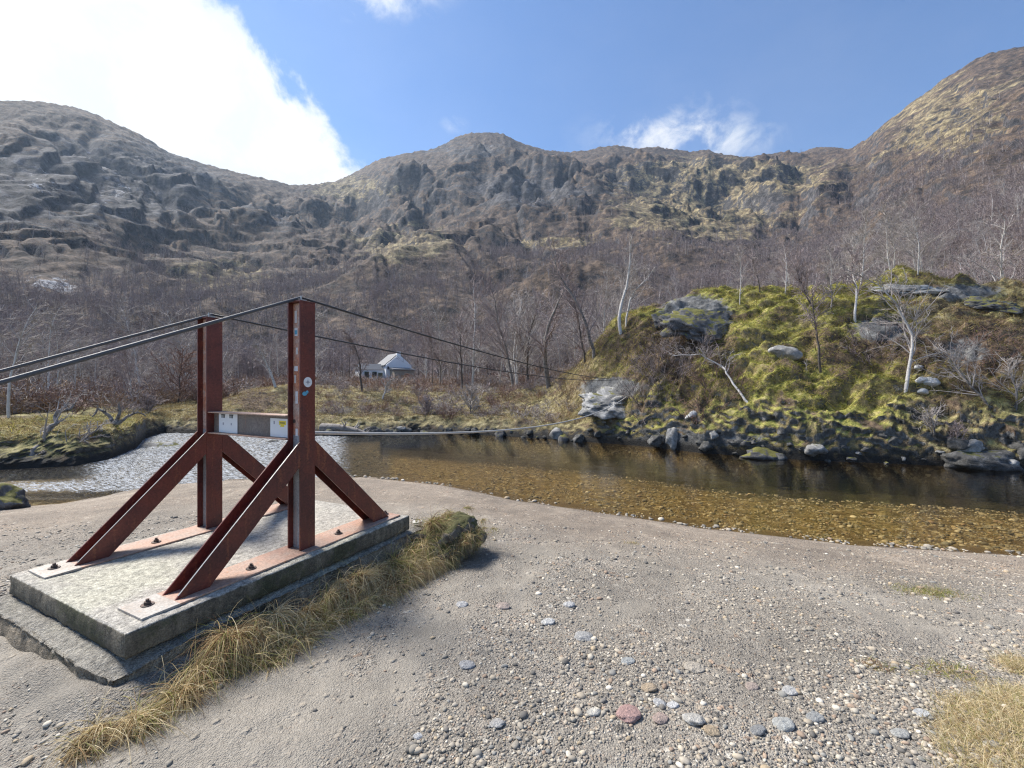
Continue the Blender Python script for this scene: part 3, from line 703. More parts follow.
def base(px, py): return tuple(float(q) for q in hit(px, py))

# single trees that can be told apart
def single(name, px, py, topx, topy, bark, twig, label, cat='tree', r0=None, seed=1, Y=None, **kw):
    p = base(px, py) if Y is None else spot(px, Y)
    Yd = p[1]; H = max(.6, (CZ + (CY - topy) / F * Yd) - p[2]); lean = ((topx - px) / F * Yd / H, random.Random(seed).uniform(-.1, .1))
    r0 = r0 or (.012 * H + .012)
    kw.setdefault('wob', .11); T = Tree(seed).birch(H, r0, lean, minr=max(.005, .00045 * Yd), **kw)
    return place_tree(name, tree_parts(T, bark, twig), p, label, cat)

single('birch_tree', 905, 390, 898, 246, 'bark_white', 'twig_pale', 'tall white birch growing from the mossy face of the knoll beside white stones', seed=2, nb=30, start=.2, r0=.062)
single('birch_tree', 621, 332, 606, 232, 'bark_white', 'twig_pale', 'slim leaning white birch on the left shoulder of the knoll', seed=3, nb=14, start=.45, spread=.22, r0=.10)
single('birch_tree', 626, 326, 628, 258, 'bark_white', 'twig_pale', 'shorter white birch stem close behind the leaning one on the knoll shoulder', seed=4, nb=12, start=.4, spread=.2)
single('bare_tree', 594, 357, 600, 236, 'bark_grey', 'twig', 'tall dark bare tree at the left edge of the mossy knoll', seed=5, nb=26, r0=.10, start=.22)
single('bare_tree', 585, 362, 574, 285, 'bark_dark', 'twig', 'bushy dark bare tree left of the tall one at the knoll edge', seed=6, nb=26, start=.15)
single('bare_tree', 821, 372, 812, 284, 'bark_dark', 'twig', 'thin dark stemmed tree on green moss right of the smooth pale boulder', seed=7, nb=18, start=.45, spread=.4)
single('birch_tree', 855, 322, 863, 236, 'bark_white', 'twig', 'straight pale birch on the crown of the knoll above the moss', seed=8, nb=22, start=.3)
single('birch_tree', 831, 310, 836, 268, 'bark_grey', 'twig_pale', 'short grey birch on the knoll crown left of the straight pale one', seed=9, nb=18, start=.2, spread=.4)
single('bare_tree', 815, 310, 800, 252, 'bark_dark', 'twig', 'spreading dark bare tree on the knoll crown above the thin stemmed one', seed=10, nb=24, start=.2, spread=.45)
single('bare_tree', 760, 292, 762, 250, 'bark_dark', 'twig', 'small bare tree on the middle crown of the knoll', seed=11, nb=16, start=.2)
single('birch_tree', 990, 408, 976, 322, 'bark_grey', 'twig_pale', 'crooked grey birch low on the right face of the knoll', seed=12, nb=24, start=.15, spread=.5, wob=.14)
single('bare_bush', 1015, 408, 1040, 352, 'bark_grey', 'twig_pale', 'tangled pale bush at the right edge of the knoll', 'bush', seed=13, nb=22, start=.1, spread=.6)
single('bare_bush', 940, 440, 915, 405, 'bark_grey', 'twig_pale', 'arching pale bush low on the knoll above the waterline', 'bush', seed=14, nb=14, start=.1, spread=.8, wob=.2, r0=.05)
single('bare_bush', 955, 452, 965, 424, 'bark_dark', 'twig', 'low dark bush overhanging the water below the crooked grey birch', 'bush', seed=15, nb=20, start=.1, spread=.8)
single('birch_tree', 1016, 266, 992, 218, 'bark_white', 'twig_pale', 'leaning white birch behind the knoll at the right edge', seed=16, nb=14, start=.3, Y=33, r0=.12)
single('birch_tree', 276, 398, 272, 338, 'bark_white', 'twig_pale', 'small pale birch on the grassy mound between the two steel posts', seed=17, nb=18, start=.35, Y=29, r0=.10)
single('birch_tree', 514, 392, 486, 278, 'bark_grey', 'twig', 'grey birch leaning left on the far bank under the wires', seed=18, nb=26, start=.25, Y=30)
single('bare_tree', 549, 392, 541, 278, 'bark_grey', 'twig', 'stout forked bare tree on the far bank where the wires end', seed=19, nb=28, start=.25, Y=28, r0=.17)
single('bare_tree', 528, 390, 520, 296, 'bark_dark', 'twig', 'thin dark tree between the leaning birch and the stout forked tree', seed=20, nb=22, start=.25, Y=33)
single('bare_tree', 462, 392, 456, 310, 'bark_dark', 'twig', 'dark bare tree on the far bank right of the white cottage', seed=21, nb=24, start=.25, Y=34)
single('birch_tree', 440, 392, 436, 318, 'bark_grey', 'twig', 'slender grey birch just right of the white cottage', seed=22, nb=22, start=.25, Y=38)
single('bare_tree', 362, 402, 345, 330, 'bark_dark', 'twig', 'dark bare tree leaning left in front of the white cottage', seed=23, nb=26, start=.25, Y=30, r0=.08)
single('birch_tree', 384, 402, 368, 372, 'bark_white', 'twig_pale', 'low pale forked birch on the bank below the white cottage', seed=24, nb=14, start=.3, Y=28, r0=.07, wob=.16)
single('bare_bush', 404, 398, 407, 374, 'bark_dark', 'twig_red', 'russet bush at the foot of the white cottage', 'bush', seed=25, nb=30, start=.05, Y=60, spread=.8)
single('bare_bush', 178, 408, 178, 352, 'bark_dark', 'twig_red', 'reddish bare bush behind the rapids left of the far post', 'bush', seed=26, nb=34, start=.05, Y=29, spread=.55)
single('birch_tree', 9, 436, 10, 296, 'bark_white', 'twig_pale', 'white birch trunk at the left edge of the picture', seed=27, nb=18, start=.35, Y=19, r0=.06, wob=.05)
single('bare_bush', 150, 425, 140, 396, 'bark_dark', 'twig', 'grey bare bush behind the flat boulder in the river', 'bush', seed=28, nb=30, start=.05, Y=24.5, spread=.9)
single('bare_bush', 470, 420, 478, 388, 'bark_dark', 'twig_pale', 'brushy pale bush on the far bank left of the foot wire dip', 'bush', seed=29, nb=26, start=.05, Y=25, spread=.7)
single('bare_bush', 428, 420, 424, 396, 'bark_dark', 'twig', 'low brown bush on the far bank right of the driftwood', 'bush', seed=30, nb=26, start=.05, Y=25, spread=.8)

def from_path(name, pts_px, r0, bark, twig, label, cat, seed=1, **kw):
    """a stem through picture points at given depths"""
    W = [Vector(((px - CX) / F * Y, Y, CZ + (CY - py) / F * Y)) for px, py, Y in pts_px]
    b0 = W[0].copy(); T = Tree(seed); H = (W[-1] - W[0]).length
    k = dict(nb=12, sub=4, tw=3, start=.3, spread=.3, minr=.006); k.update(kw)
    T.birch(H, r0, stem=[w_ - b0 for w_ in W], **k)
    return place_tree(name, tree_parts(T, bark, twig), b0, label, cat)
from_path('fallen_birch', [(-6, 486, 13.2), (20, 474, 13.6), (36, 452, 14.2), (50, 428, 14.8), (60, 412, 15.2), (74, 404, 15.5)], .13, 'bark_grey', 'twig_pale', 'grey birch leaning out over the grassy bank at far left', 'tree', 41, nb=14, spread=.35)
from_path('fallen_birch', [(62, 462, 14.6), (66, 452, 14.6), (76, 445, 14.8), (92, 432, 15.2), (104, 424, 15.4)], .07, 'bark_grey', 'twig_pale', 'low broken birch lying across the edge of the grassy bank', 'tree', 42, nb=16, spread=.5)
T = from_path('broken_tree', [(117, 438, 17.2), (116, 430, 17.2), (115, 422, 17.2)], .24, 'bark_moss', 'twig_pale', 'mossy broken tree stump with bare limbs on the grassy bank', 'tree', 43, nb=0)
for i, pts in enumerate([[(116, 424, 17.2), (108, 416, 17.1), (99, 410, 17.0), (92, 417, 16.8)], [(117, 424, 17.2), (124, 420, 17.3), (134, 412, 17.5), (146, 416, 17.8)], [(116, 423, 17.2), (120, 412, 17.2), (118, 405, 17.2)]]):
    W = [Vector(((px - CX) / F * Y, Y, CZ + (CY - py) / F * Y)) - Vector(T.location) for px, py, Y in pts]
    t_ = Tree(50 + i); t_.birch((W[-1] - W[0]).length, .08, stem=W, nb=6, sub=3, tw=3, start=.4, spread=.4, minr=.006)
    v1, q1 = join([seg_arrays(t_.trunk, 7), seg_arrays(t_.fine, 4)])
    link('limb', mesh_np('limb', v1, quads=q1, mats=[M['bark_grey']]), T)
from_path('driftwood_log', [(322, 428, 22.6), (340, 428, 22.4), (358, 431, 22.2), (372, 436, 22.0)], .26, 'bark_grey', 'twig_pale', 'grey driftwood log stranded at the river edge right of the near post', 'log', 44, nb=5, spread=.3)
from_path('fallen_branch', [(752, 408, 16.6), (742, 396, 16.9), (730, 378, 17.4), (722, 366, 17.8), (700, 354, 18.1), (672, 356, 18.2)], .055, 'bark_white', 'twig_pale', 'fallen white branch lying down the face of the knoll', 'branch', 45, nb=18, start=.45, spread=.3)
from_path('fallen_branch', [(798, 383, 17.0), (812, 374, 17.4), (826, 368, 17.7)], .03, 'bark_grey', 'twig_pale', 'short grey branch lying on moss under the thin dark stemmed tree', 'branch', 46, nb=5)

# twiggy purple bush on the knoll
def bush(px, Y, w_, h_, n, label, seed, twig, r=.012, cat='bush'):
    rr = random.Random(seed); e = empty('heather_bush' if cat != 'bush' else 'bare_bush', spot(px, Y)); tag(e, label, cat)
    T = Tree(seed)
    for k in range(n):
        a_ = rr.uniform(0, 6.28); q_ = rr.random() ** .5
        p = Vector((math.cos(a_) * w_ * q_, math.sin(a_) * w_ * .6 * q_, 0)); p.z = gxy(e.location.x + p.x, e.location.y + p.y) - e.location.z - .05
        d_ = Vector((p.x / w_ * .8, p.y / w_ * .8, 1))
        pts, _ = T.limb(p, d_, h_ * rr.uniform(.5, 1.1), r, 1, 5, T.trunk, 0, .2, r * .4)
        for j in range(9):
            i = rr.randint(1, 4); T.limb(pts[i], T.side((pts[i + 1] - pts[i]).normalized(), .7), h_ * rr.uniform(.2, .4), r * .6, 2, 3, T.fine, .05, .25, r * .3)
    a1, b1 = seg_arrays(T.trunk, 4); a2, b2 = seg_arrays(T.fine, 3); v1, q1 = join([(a1, b1), (a2, b2)])
    link('crown', mesh_np('crown', v1, quads=q1, mats=[M['bark_dark'], M[twig]], mi=np.r_[np.zeros(len(b1)), np.ones(len(b2))]), e)
    return e
pb = hit(668, 372); bush(668, float(pb[1]), 1.9, 1.5, 90, 'big purple twiggy bush covering the left face of the knoll', 61, 'twig')
pb = hit(715, 390); bush(715, float(pb[1]), 1.2, 1.1, 55, 'brown twiggy bush below the purple one on the knoll face', 62, 'twig_red')
pb = hit(875, 345); bush(875, float(pb[1]), 1.2, .8, 45, 'low purple bush between the thin dark tree and the white birch', 63, 'twig')
pb = hit(1000, 350); bush(1000, float(pb[1]), 1.3, .8, 45, 'low heathery bush at the far right of the knoll face', 64, 'twig_red')

# shared birches of the wood
PROTO = []
for k in range(7):
    rr = random.Random(200 + k); H = 7.0
    T = Tree(300 + k).birch(H, rr.uniform(.055, .095), (rr.uniform(-.12, .12), rr.uniform(-.1, .1)), nb=24, sub=5, tw=4, start=rr.uniform(.10, .3), minr=.011, spread=rr.uniform(.30, .44), tn=10)
    PROTO.append(tree_parts(T, ['bark_white', 'bark_grey', 'bark_white', 'bark_grey', 'bark_dark', 'bark_white', 'bark_dark'][k], ['twig_pale', 'twig', 'twig', 'twig_pale', 'twig', 'twig_pale', 'twig'][k]))
def scatter_trees(n, px0, px1, Y0, Y1, label, group, seed, hmin, hmax, avoid=None):
    rr = random.Random(seed)
    for i in range(n):
        for _ in range(40):
            px = rr.uniform(px0, px1); Y = Y0 + (Y1 - Y0) * rr.random() ** .8
            if avoid is None or not avoid(px, Y): break
        p = spot(px, Y); place_tree('birch_tree', PROTO[rr.randrange(7)], (p[0], p[1], p[2] - .1), label, 'tree', group, rr.uniform(0, 6.28), rr.uniform(hmin, hmax) / 7.0)
scatter_trees(56, -60, 235, 24, 62, 'bare purple brown birch in the wood behind the grassy bank and rapids', 'birches behind the rapids', 71, 4.0, 7.0, lambda p, Y: Y < float(ip(p, FAR)) + 8)
scatter_trees(26, 215, 350, 45, 100, 'bare birch in the wood seen behind the two steel posts', 'birches behind the posts', 72, 5, 8)
scatter_trees(30, 335, 440, 97, 150, 'bare birch in the wood behind the white cottage', 'birches behind the cottage', 73, 6, 9)
scatter_trees(34, 425, 600, 34, 80, 'bare birch in the wood behind the far bank under the wires', 'birches behind the far bank', 74, 5, 8.5)
scatter_trees(52, 600, 1070, 34, 90, 'bare birch in the wood rising behind the mossy knoll', 'birches behind the knoll', 75, 5, 8.5)

WHITE = [PROTO[k] for k in (0, 2, 5)]
def white_birches(n, px0, px1, Y0, Y1, label, group, seed, hmin, hmax, cond=None):
    rr = random.Random(seed); k = 0
    while k < n:
        px = rr.uniform(px0, px1); Y = rr.uniform(Y0, Y1)
        if cond and not cond(px, Y): continue
        p = spot(px, Y); k += 1
        place_tree('birch_tree', WHITE[rr.randrange(3)], (p[0], p[1], p[2] - .1), label, 'tree', group, rr.uniform(0, 6.28), rr.uniform(hmin, hmax) / 7.0)
white_birches(15, 735, 985, 21, 26, 'slender pale birch rooted along the crown of the mossy knoll', 'birches along the knoll crown', 76, 2.2, 4.2, lambda p, Y: abs(Y - float(ip(p, YTOP))) < 2.5)
white_birches(46, 660, 1060, 62, 150, 'pale trunked birch standing out of the wood on the right hillside', 'white birches on the right hillside', 77, 7, 11)
white_birches(26, 425, 640, 30, 75, 'pale trunked birch standing out of the wood at the centre behind the river', 'white birches behind the river', 78, 6, 9.5)
white_birches(14, -40, 330, 30, 70, 'pale trunked birch standing out of the wood behind the rapids', 'white birches behind the rapids', 79, 5, 7.5)

# the wood on the hillsides that reads as one mass
def lod(seed, H, nb, sub, tw, wid):
    T = Tree(seed).birch(H, .065 * wid ** .5, (0, 0), nb=nb, sub=sub, tw=tw, start=.12, minr=.017 * wid, spread=.46, tn=5, up=.02)
    tv, tq = seg_arrays(T.trunk, 3); fv, fq = seg_arrays([s_ for s_ in T.fine], 2)
    return tv, tq, fv, fq
LOD = {0: [lod(400 + k, 7, 18, 4, 2, .75) for k in range(5)], 1: [lod(420 + k, 7, 14, 3, 1, 1.2) for k in range(5)], 2: [lod(440 + k, 7, 10, 3, 0, 2.0) for k in range(5)]}
WOODTOP = [(-400, 290), (0, 285), (100, 274), (150, 262), (330, 270), (420, 266), (470, 254), (540, 232), (600, 226), (660, 226), (700, 243), (740, 232), (800, 200), (850, 166), (900, 152), (1024, 140), (1425, 140)]
wt = ip(HPXG[:, 0] if False else HPXG, WOODTOP)
dens = sstep(-4, 14, HPY - wt) + .30 * sstep(-70, -5, HPY - wt)
dens = dens * (.35 + .65 * sstep(-.25, .25, fbm(hx / 35, hy / 35, 3, 81))) * (1 - .9 * np.clip(grassz * 1.1, 0, 1)) * (1 - .85 * np.clip(scree * 1.3, 0, 1))
dens = dens * (HPXG > -130) * (HPXG < 1150) * (t < .93)
dens[:1] = 0; dens = dens * (1 - .95 * np.exp(-(((hx - 22) / 22) ** 2 + ((hy - 184) / 16) ** 2))); dens = dens * ~((HPXG > 345) & (HPXG < 432) & (HY < 98))
wgt = (dens * HY ** 1.35 * np.gradient(HPX)[None]).ravel(); wgt /= wgt.sum()
NW_ = 15500
pick = RNG.choice(wgt.size, NW_, p=wgt)
Vs, Qs, Ms, off = [], [], [], 0
cells = dict()
jit = RNG.normal(size=(NW_, 2))
for lv in LOD:
    for k in range(5):
        Yp = HY.ravel()[pick]; sel = pick[((Yp < 130) if lv == 0 else ((Yp >= 130) & (Yp < 240)) if lv == 1 else (Yp >= 240)) & (np.arange(NW_) % 5 == k)]
        if not len(sel): continue
        n = len(sel); tv, tq, fv, fq = LOD[lv][k]
        P = np.stack([HX.ravel()[sel], HY.ravel()[sel], HZ.ravel()[sel]], -1) + np.concatenate([RNG.normal(size=(n, 2)) * .8, np.zeros((n, 1)) - .1], 1)
        an = RNG.uniform(0, 6.283, n); sz = RNG.uniform(.6, 1.15, n)
        ca, sa = np.cos(an) * sz, np.sin(an) * sz
        for v_, q_, m_ in ((tv, tq, 0 if k < 1 else 1), (fv, fq, 2)):
            W = np.empty((n, len(v_), 3))
            W[:, :, 0] = ca[:, None] * v_[None, :, 0] - sa[:, None] * v_[None, :, 1] + P[:, None, 0]
            W[:, :, 1] = sa[:, None] * v_[None, :, 0] + ca[:, None] * v_[None, :, 1] + P[:, None, 1]
            W[:, :, 2] = sz[:, None] * v_[None, :, 2] + P[:, None, 2]
            Q = (q_[None] + (np.arange(n) * len(v_))[:, None, None] + off).reshape(-1, 4)
            Vs.append(W.reshape(-1, 3)); Qs.append(Q); Ms.append(np.full(len(Q), m_)); off += n * len(v_)
wood = link('birch_wood', mesh_np('birch_wood', np.concatenate(Vs), quads=np.concatenate(Qs), mats=[M['bark_white'], M['bark_dark'], M['twig']], mi=np.concatenate(Ms), smooth=False))
tag(wood, 'bare purple brown birch wood covering the lower hillsides', 'wood', kind='stuff')

# brushwood under the trees: too dense to count
def brush(seed, n):
    T = Tree(seed); r = T.r
    for k in range(n):
        a_ = r.uniform(0, 6.28); d_ = Vector((math.cos(a_) * .6, math.sin(a_) * .6, 1)); p = Vector((math.cos(a_) * .25 * r.random(), math.sin(a_) * .25 * r.random(), -.1))
        pts, _ = T.limb(p, d_, r.uniform(.6, 1.1), .011, 1, 4, T.fine, 0, .2, .006)
        for j in range(5):
            i = r.randint(1, 3); tp, _ = T.limb(pts[i], T.side((pts[i + 1] - pts[i]).normalized(), .6), r.uniform(.25, .5), .008, 2, 3, T.fine, .03, .25, .004)
            T.limb(tp[1], T.side((tp[2] - tp[1]).normalized(), .6), r.uniform(.12, .3), .006, 3, 2, T.fine, .0, .25, .003)
    return seg_arrays(T.fine, 2)
BR = [brush(600 + k, 16) for k in range(5)]
r_ = np.random.default_rng(77); spots = []
def add_spots(n, p0, p1, Ya, Yb, h0, h1, cond=None):
    k = 0
    while k < n:
        px = r_.uniform(p0, p1); Y = Ya + (Yb - Ya) * r_.random()
        if cond and not cond(px, Y): continue
        spots.append((px, Y, r_.uniform(h0, h1))); k += 1
add_spots(620, -90, 228, 21, 58, .9, 2.1, lambda p, Y: Y > float(ip(p, FAR)) + 5.5)
add_spots(380, 225, 600, 34, 60, .6, 1.6, lambda p, Y: Y > float(ip(p, YTOP)) + 2)
add_spots(190, 400, 590, 21, 33, .3, .9, lambda p, Y: Y > float(ip(p, FAR)) + .6)
add_spots(90, 300, 400, 24, 32, .25, .7, lambda p, Y: Y > float(ip(p, FAR)) + .8)
add_spots(500, 570, 1090, 30, 60, .9, 2.0)
add_spots(1500, -110, 1130, 60, 150, 1.2, 2.6, lambda p, Y: not (352 < p < 424 and Y < 99))
spots = np.array(spots); Vs, Qs, Ms, off = [], [], [], 0
for k in range(5):
    S_ = spots[np.arange(len(spots)) % 5 == k]; n = len(S_); v_, q_ = BR[k]; an = r_.uniform(0, 6.283, n); sz = S_[:, 2]
    P = np.stack([(S_[:, 0] - CX) / F * S_[:, 1], S_[:, 1], [land(a_, b_) for a_, b_ in S_[:, :2]]], -1); ca, sa = np.cos(an) * sz * 1.25, np.sin(an) * sz * 1.25
    W = np.empty((n, len(v_), 3)); W[:, :, 0] = ca[:, None] * v_[None, :, 0] - sa[:, None] * v_[None, :, 1] + P[:, None, 0]
    W[:, :, 1] = sa[:, None] * v_[None, :, 0] + ca[:, None] * v_[None, :, 1] + P[:, None, 1]; W[:, :, 2] = sz[:, None] * v_[None, :, 2] + P[:, None, 2]
    Q = (q_[None] + (np.arange(n) * len(v_))[:, None, None] + off).reshape(-1, 4); Vs.append(W.reshape(-1, 3)); Qs.append(Q); Ms.append(np.full(len(Q), [0, 1, 2, 3, 0][k])); off += n * len(v_)
g = link('brushwood', mesh_np('brushwood', np.concatenate(Vs), quads=np.concatenate(Qs), mats=[M['twig'], M['twig_pale'], M['twig_red'], M['bracken']], mi=np.concatenate(Ms), smooth=False))
tag(g, 'low leafless brushwood and bracken under the birches', 'brushwood', kind='stuff')

# ------------------------------------------------------------------ grass
def blades(P, D, L, Wd, cols, droop, nseg=4, seed=0):
    """curved strips: roots P, start directions D, lengths L, widths Wd"""
    r = np.random.default_rng(seed); n = len(P); D = D / np.linalg.norm(D, axis=1, keepdims=True)
    side = np.cross(D, r.normal(size=(n, 3))); side /= np.linalg.norm(side, axis=1, keepdims=True)
    V = []; p = P.copy(); d = D.copy()
    for i in range(nseg + 1):
        wv = (Wd * (1 - .85 * i / nseg))[:, None] * .5
        V += [p - side * wv, p + side * wv]
        d = d + np.array([0, 0, -1.0]) * (droop / nseg)[:, None]; d /= np.linalg.norm(d, axis=1, keepdims=True)
        p = p + d * (L / nseg)[:, None]
    k = 2 * (nseg + 1); V = np.stack(V, 1).reshape(-1, 3)
    Q = np.concatenate([np.arange(n)[:, None] * k + np.array([[2 * i, 2 * i + 1, 2 * i + 3, 2 * i + 2]]) for i in range(nseg)])
    return V, Q, np.repeat(cols, k, 0)
GC = np.array([(.66, .54, .32), (.57, .45, .25), (.74, .64, .43), (.34, .22, .12), (.25, .27, .08), (.38, .36, .15), (.16, .095, .06), (.50, .38, .21)])
def gcol(n, prob, seed):
    r = np.random.default_rng(seed); c = GC[r.choice(len(GC), n, p=np.array(prob) / sum(prob))]; return c * r.uniform(.75, 1.2, (n, 1))

# knoll and far bank turf
jj = np.nonzero((dd > .7) & (GY < ytG + 3.0) & (PXG > -60) & (PXG < 1080) & (rockz < .45))
wv = (GY[jj] ** 1.0); wv = wv * np.where(PXG[jj] > 560, 1, .5); wv = wv / wv.sum()
r_ = np.random.default_rng(91); NT_ = 260000
ch = r_.choice(len(jj[0]), NT_, p=wv); gi, gj = jj[0][ch], jj[1][ch]
Pg = np.stack([GX[gi, gj], GY[gi, gj], GZ[gi, gj] - .02], -1) + np.concatenate([r_.normal(size=(NT_, 2)) * .03, np.zeros((NT_, 1))], 1)
mo = moss[gi, gj]
cm_ = np.where((mo + .25 * r_.normal(size=NT_) > .55)[:, None], np.array([(.26, .255, .048), (.38, .335, .08), (.17, .19, .036), (.48, .40, .14)])[r_.choice(4, NT_)], np.array([(.34, .27, .12), (.24, .18, .08), (.15, .10, .06), (.40, .33, .17)])[r_.choice(4, NT_)])
hh = heathz[gi, gj] + .32 * noise2(Pg[:, 0] / 1.6, Pg[:, 1] / 1.6, 88) + .25 * r_.normal(size=NT_)
cm_ = np.where((hh > .6)[:, None], np.array([(.10, .068, .055), (.075, .055, .042), (.16, .11, .08)])[r_.choice(3, NT_)], cm_) * r_.uniform(.7, 1.2, (NT_, 1))
Dg = np.stack([r_.normal(0, .5, NT_), r_.normal(0, .5, NT_) - .25, np.full(NT_, .8)], -1)
V, Q, C = blades(Pg, Dg, r_.uniform(.10, .32, NT_), r_.uniform(.008, .022, NT_), cm_, r_.uniform(.5, 2, NT_), 2, 92)
g = link('bank_grass', mesh_np('bank_grass', V, quads=Q, mats=[M['grass']], attrs={'tint': C}))
tag(g, 'moss, heath and grass growing over the knoll and far bank', 'grass', kind='stuff')

# ------------------------------------------------------------------ concrete footing and steel frame
PZ = .33; YAW = math.atan2(.897, .442); O = Vector((-2.09, 2.32, 0))
U = Vector((math.cos(YAW), math.sin(YAW), 0)); VV = Vector((-math.sin(YAW), math.cos(YAW), 0))
def loc2w(u, v, z=0): return O + U * u + VV * v + Vector((0, 0, z))
def rough_box(x0, x1, y0, y1, z0, z1, step, amp, seed, edge=.02, shape=None):
    """a box of small faces, worn at its edges"""
    bm = bmesh.new(); nx, ny, nz_ = (max(1, int((b_ - a_) / step)) for a_, b_ in ((x0, x1), (y0, y1), (z0, z1)))
    vid = {}
    def vert(i, j, k):
        if (i, j, k) not in vid: vid[i, j, k] = bm.verts.new((x0 + (x1 - x0) * i / nx, y0 + (y1 - y0) * j / ny, z0 + (z1 - z0) * k / nz_))
        return vid[i, j, k]
    for i in range(nx):
        for j in range(ny):
            for k in (0, nz_): bm.faces.new([vert(i, j, k), vert(i + 1, j, k), vert(i + 1, j + 1, k), vert(i, j + 1, k)])
    for i in range(nx):
        for k in range(nz_):
            for j in (0, ny): bm.faces.new([vert(i, j, k), vert(i + 1, j, k), vert(i + 1, j, k + 1), vert(i, j, k + 1)])
    for j in range(ny):
        for k in range(nz_):
            for i in (0, nx): bm.faces.new([vert(i, j, k), vert(i, j + 1, k), vert(i, j + 1, k + 1), vert(i, j, k + 1)])
    bmesh.ops.recalc_face_normals(bm, faces=bm.faces)
    bm.verts.ensure_lookup_table(); P = np.array([v_.co[:] for v_ in bm.verts]); bm.normal_update(); N = np.array([v_.normal[:] for v_ in bm.verts])
    n1 = noise3(P * 5, seed); n2 = noise3(P * 16, seed + 1); n3 = noise3(P * 45, seed + 2)
    P = P + N * (amp * (n1 * .9 + n2 * .6 + n3 * .3))[:, None]
    nearest = np.sort(np.stack([np.minimum(P[:, 0] - x0, x1 - P[:, 0]), np.minimum(P[:, 1] - y0, y1 - P[:, 1]), np.minimum(P[:, 2] - z0, z1 - P[:, 2])]), 0)
    e_ = np.clip(1 - (nearest[0] + nearest[1]) / (edge * 2), 0, 1); P = P - N * (e_ * edge * .5 * (1 + 1.0 * n2))[:, None]
    if shape: P = shape(P, N)
    for v_, p in zip(bm.verts, P): v_.co = p
    me = bpy.data.meshes.new('concrete'); bm.to_mesh(me); bm.free(); me.polygons.foreach_set('use_smooth', [True] * len(me.polygons)); return me

plinth = empty('concrete_plinth', O, YAW); tag(plinth, 'stepped mossy concrete plinth carrying the red steel bridge frame', 'plinth')
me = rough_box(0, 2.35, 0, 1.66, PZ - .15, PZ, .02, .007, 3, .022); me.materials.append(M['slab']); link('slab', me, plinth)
def foot_shape(P, N):
    z = P[:, 2]; out = sstep(.17, -.1, z)
    n = noise3(P * np.array([2.2, 2.2, 3.0]), 9)
    f = .012 * out * n; P = P + N * np.array([1, 1, 0]) * f[:, None]
    k = sstep(.30, -.15, P[:, 1]) * sstep(.35, -.1, P[:, 0])                 # broken-away corner
    P[:, 0] += .05 * k * (.7 + n); P[:, 1] += .02 * k; P[:, 2] -= .05 * k * sstep(-.2, .1, z)
    P[:, 2] += np.where(P[:, 0] > 2.40, -.05 * (P[:, 0] - 2.40) / .4, 0) + .016 * n * (P[:, 0] < 0)
    return P
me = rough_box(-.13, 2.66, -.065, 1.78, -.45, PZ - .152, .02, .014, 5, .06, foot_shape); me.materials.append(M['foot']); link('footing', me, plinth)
# rubble lump at the river end
v, f = ICO[5]; v = v.copy(); dn = .30 * noise3(v * 1.5 + 4, 5) + .16 * noise3(v * 4, 6) + .07 * noise3(v * 10, 7)
v = v * (1 + dn)[:, None] * np.array([.47, .31, .22]); 
lump = link('rubble_lump', mesh_np('rubble_lump', v + np.array([2.74, -.22, .0]), tris=f, mats=[m_rock('turfy rubble', (.05, .042, .03), (.15, .13, .10), (.30, .29, .26), (.12, .115, .035), .45, 5)]), plinth)

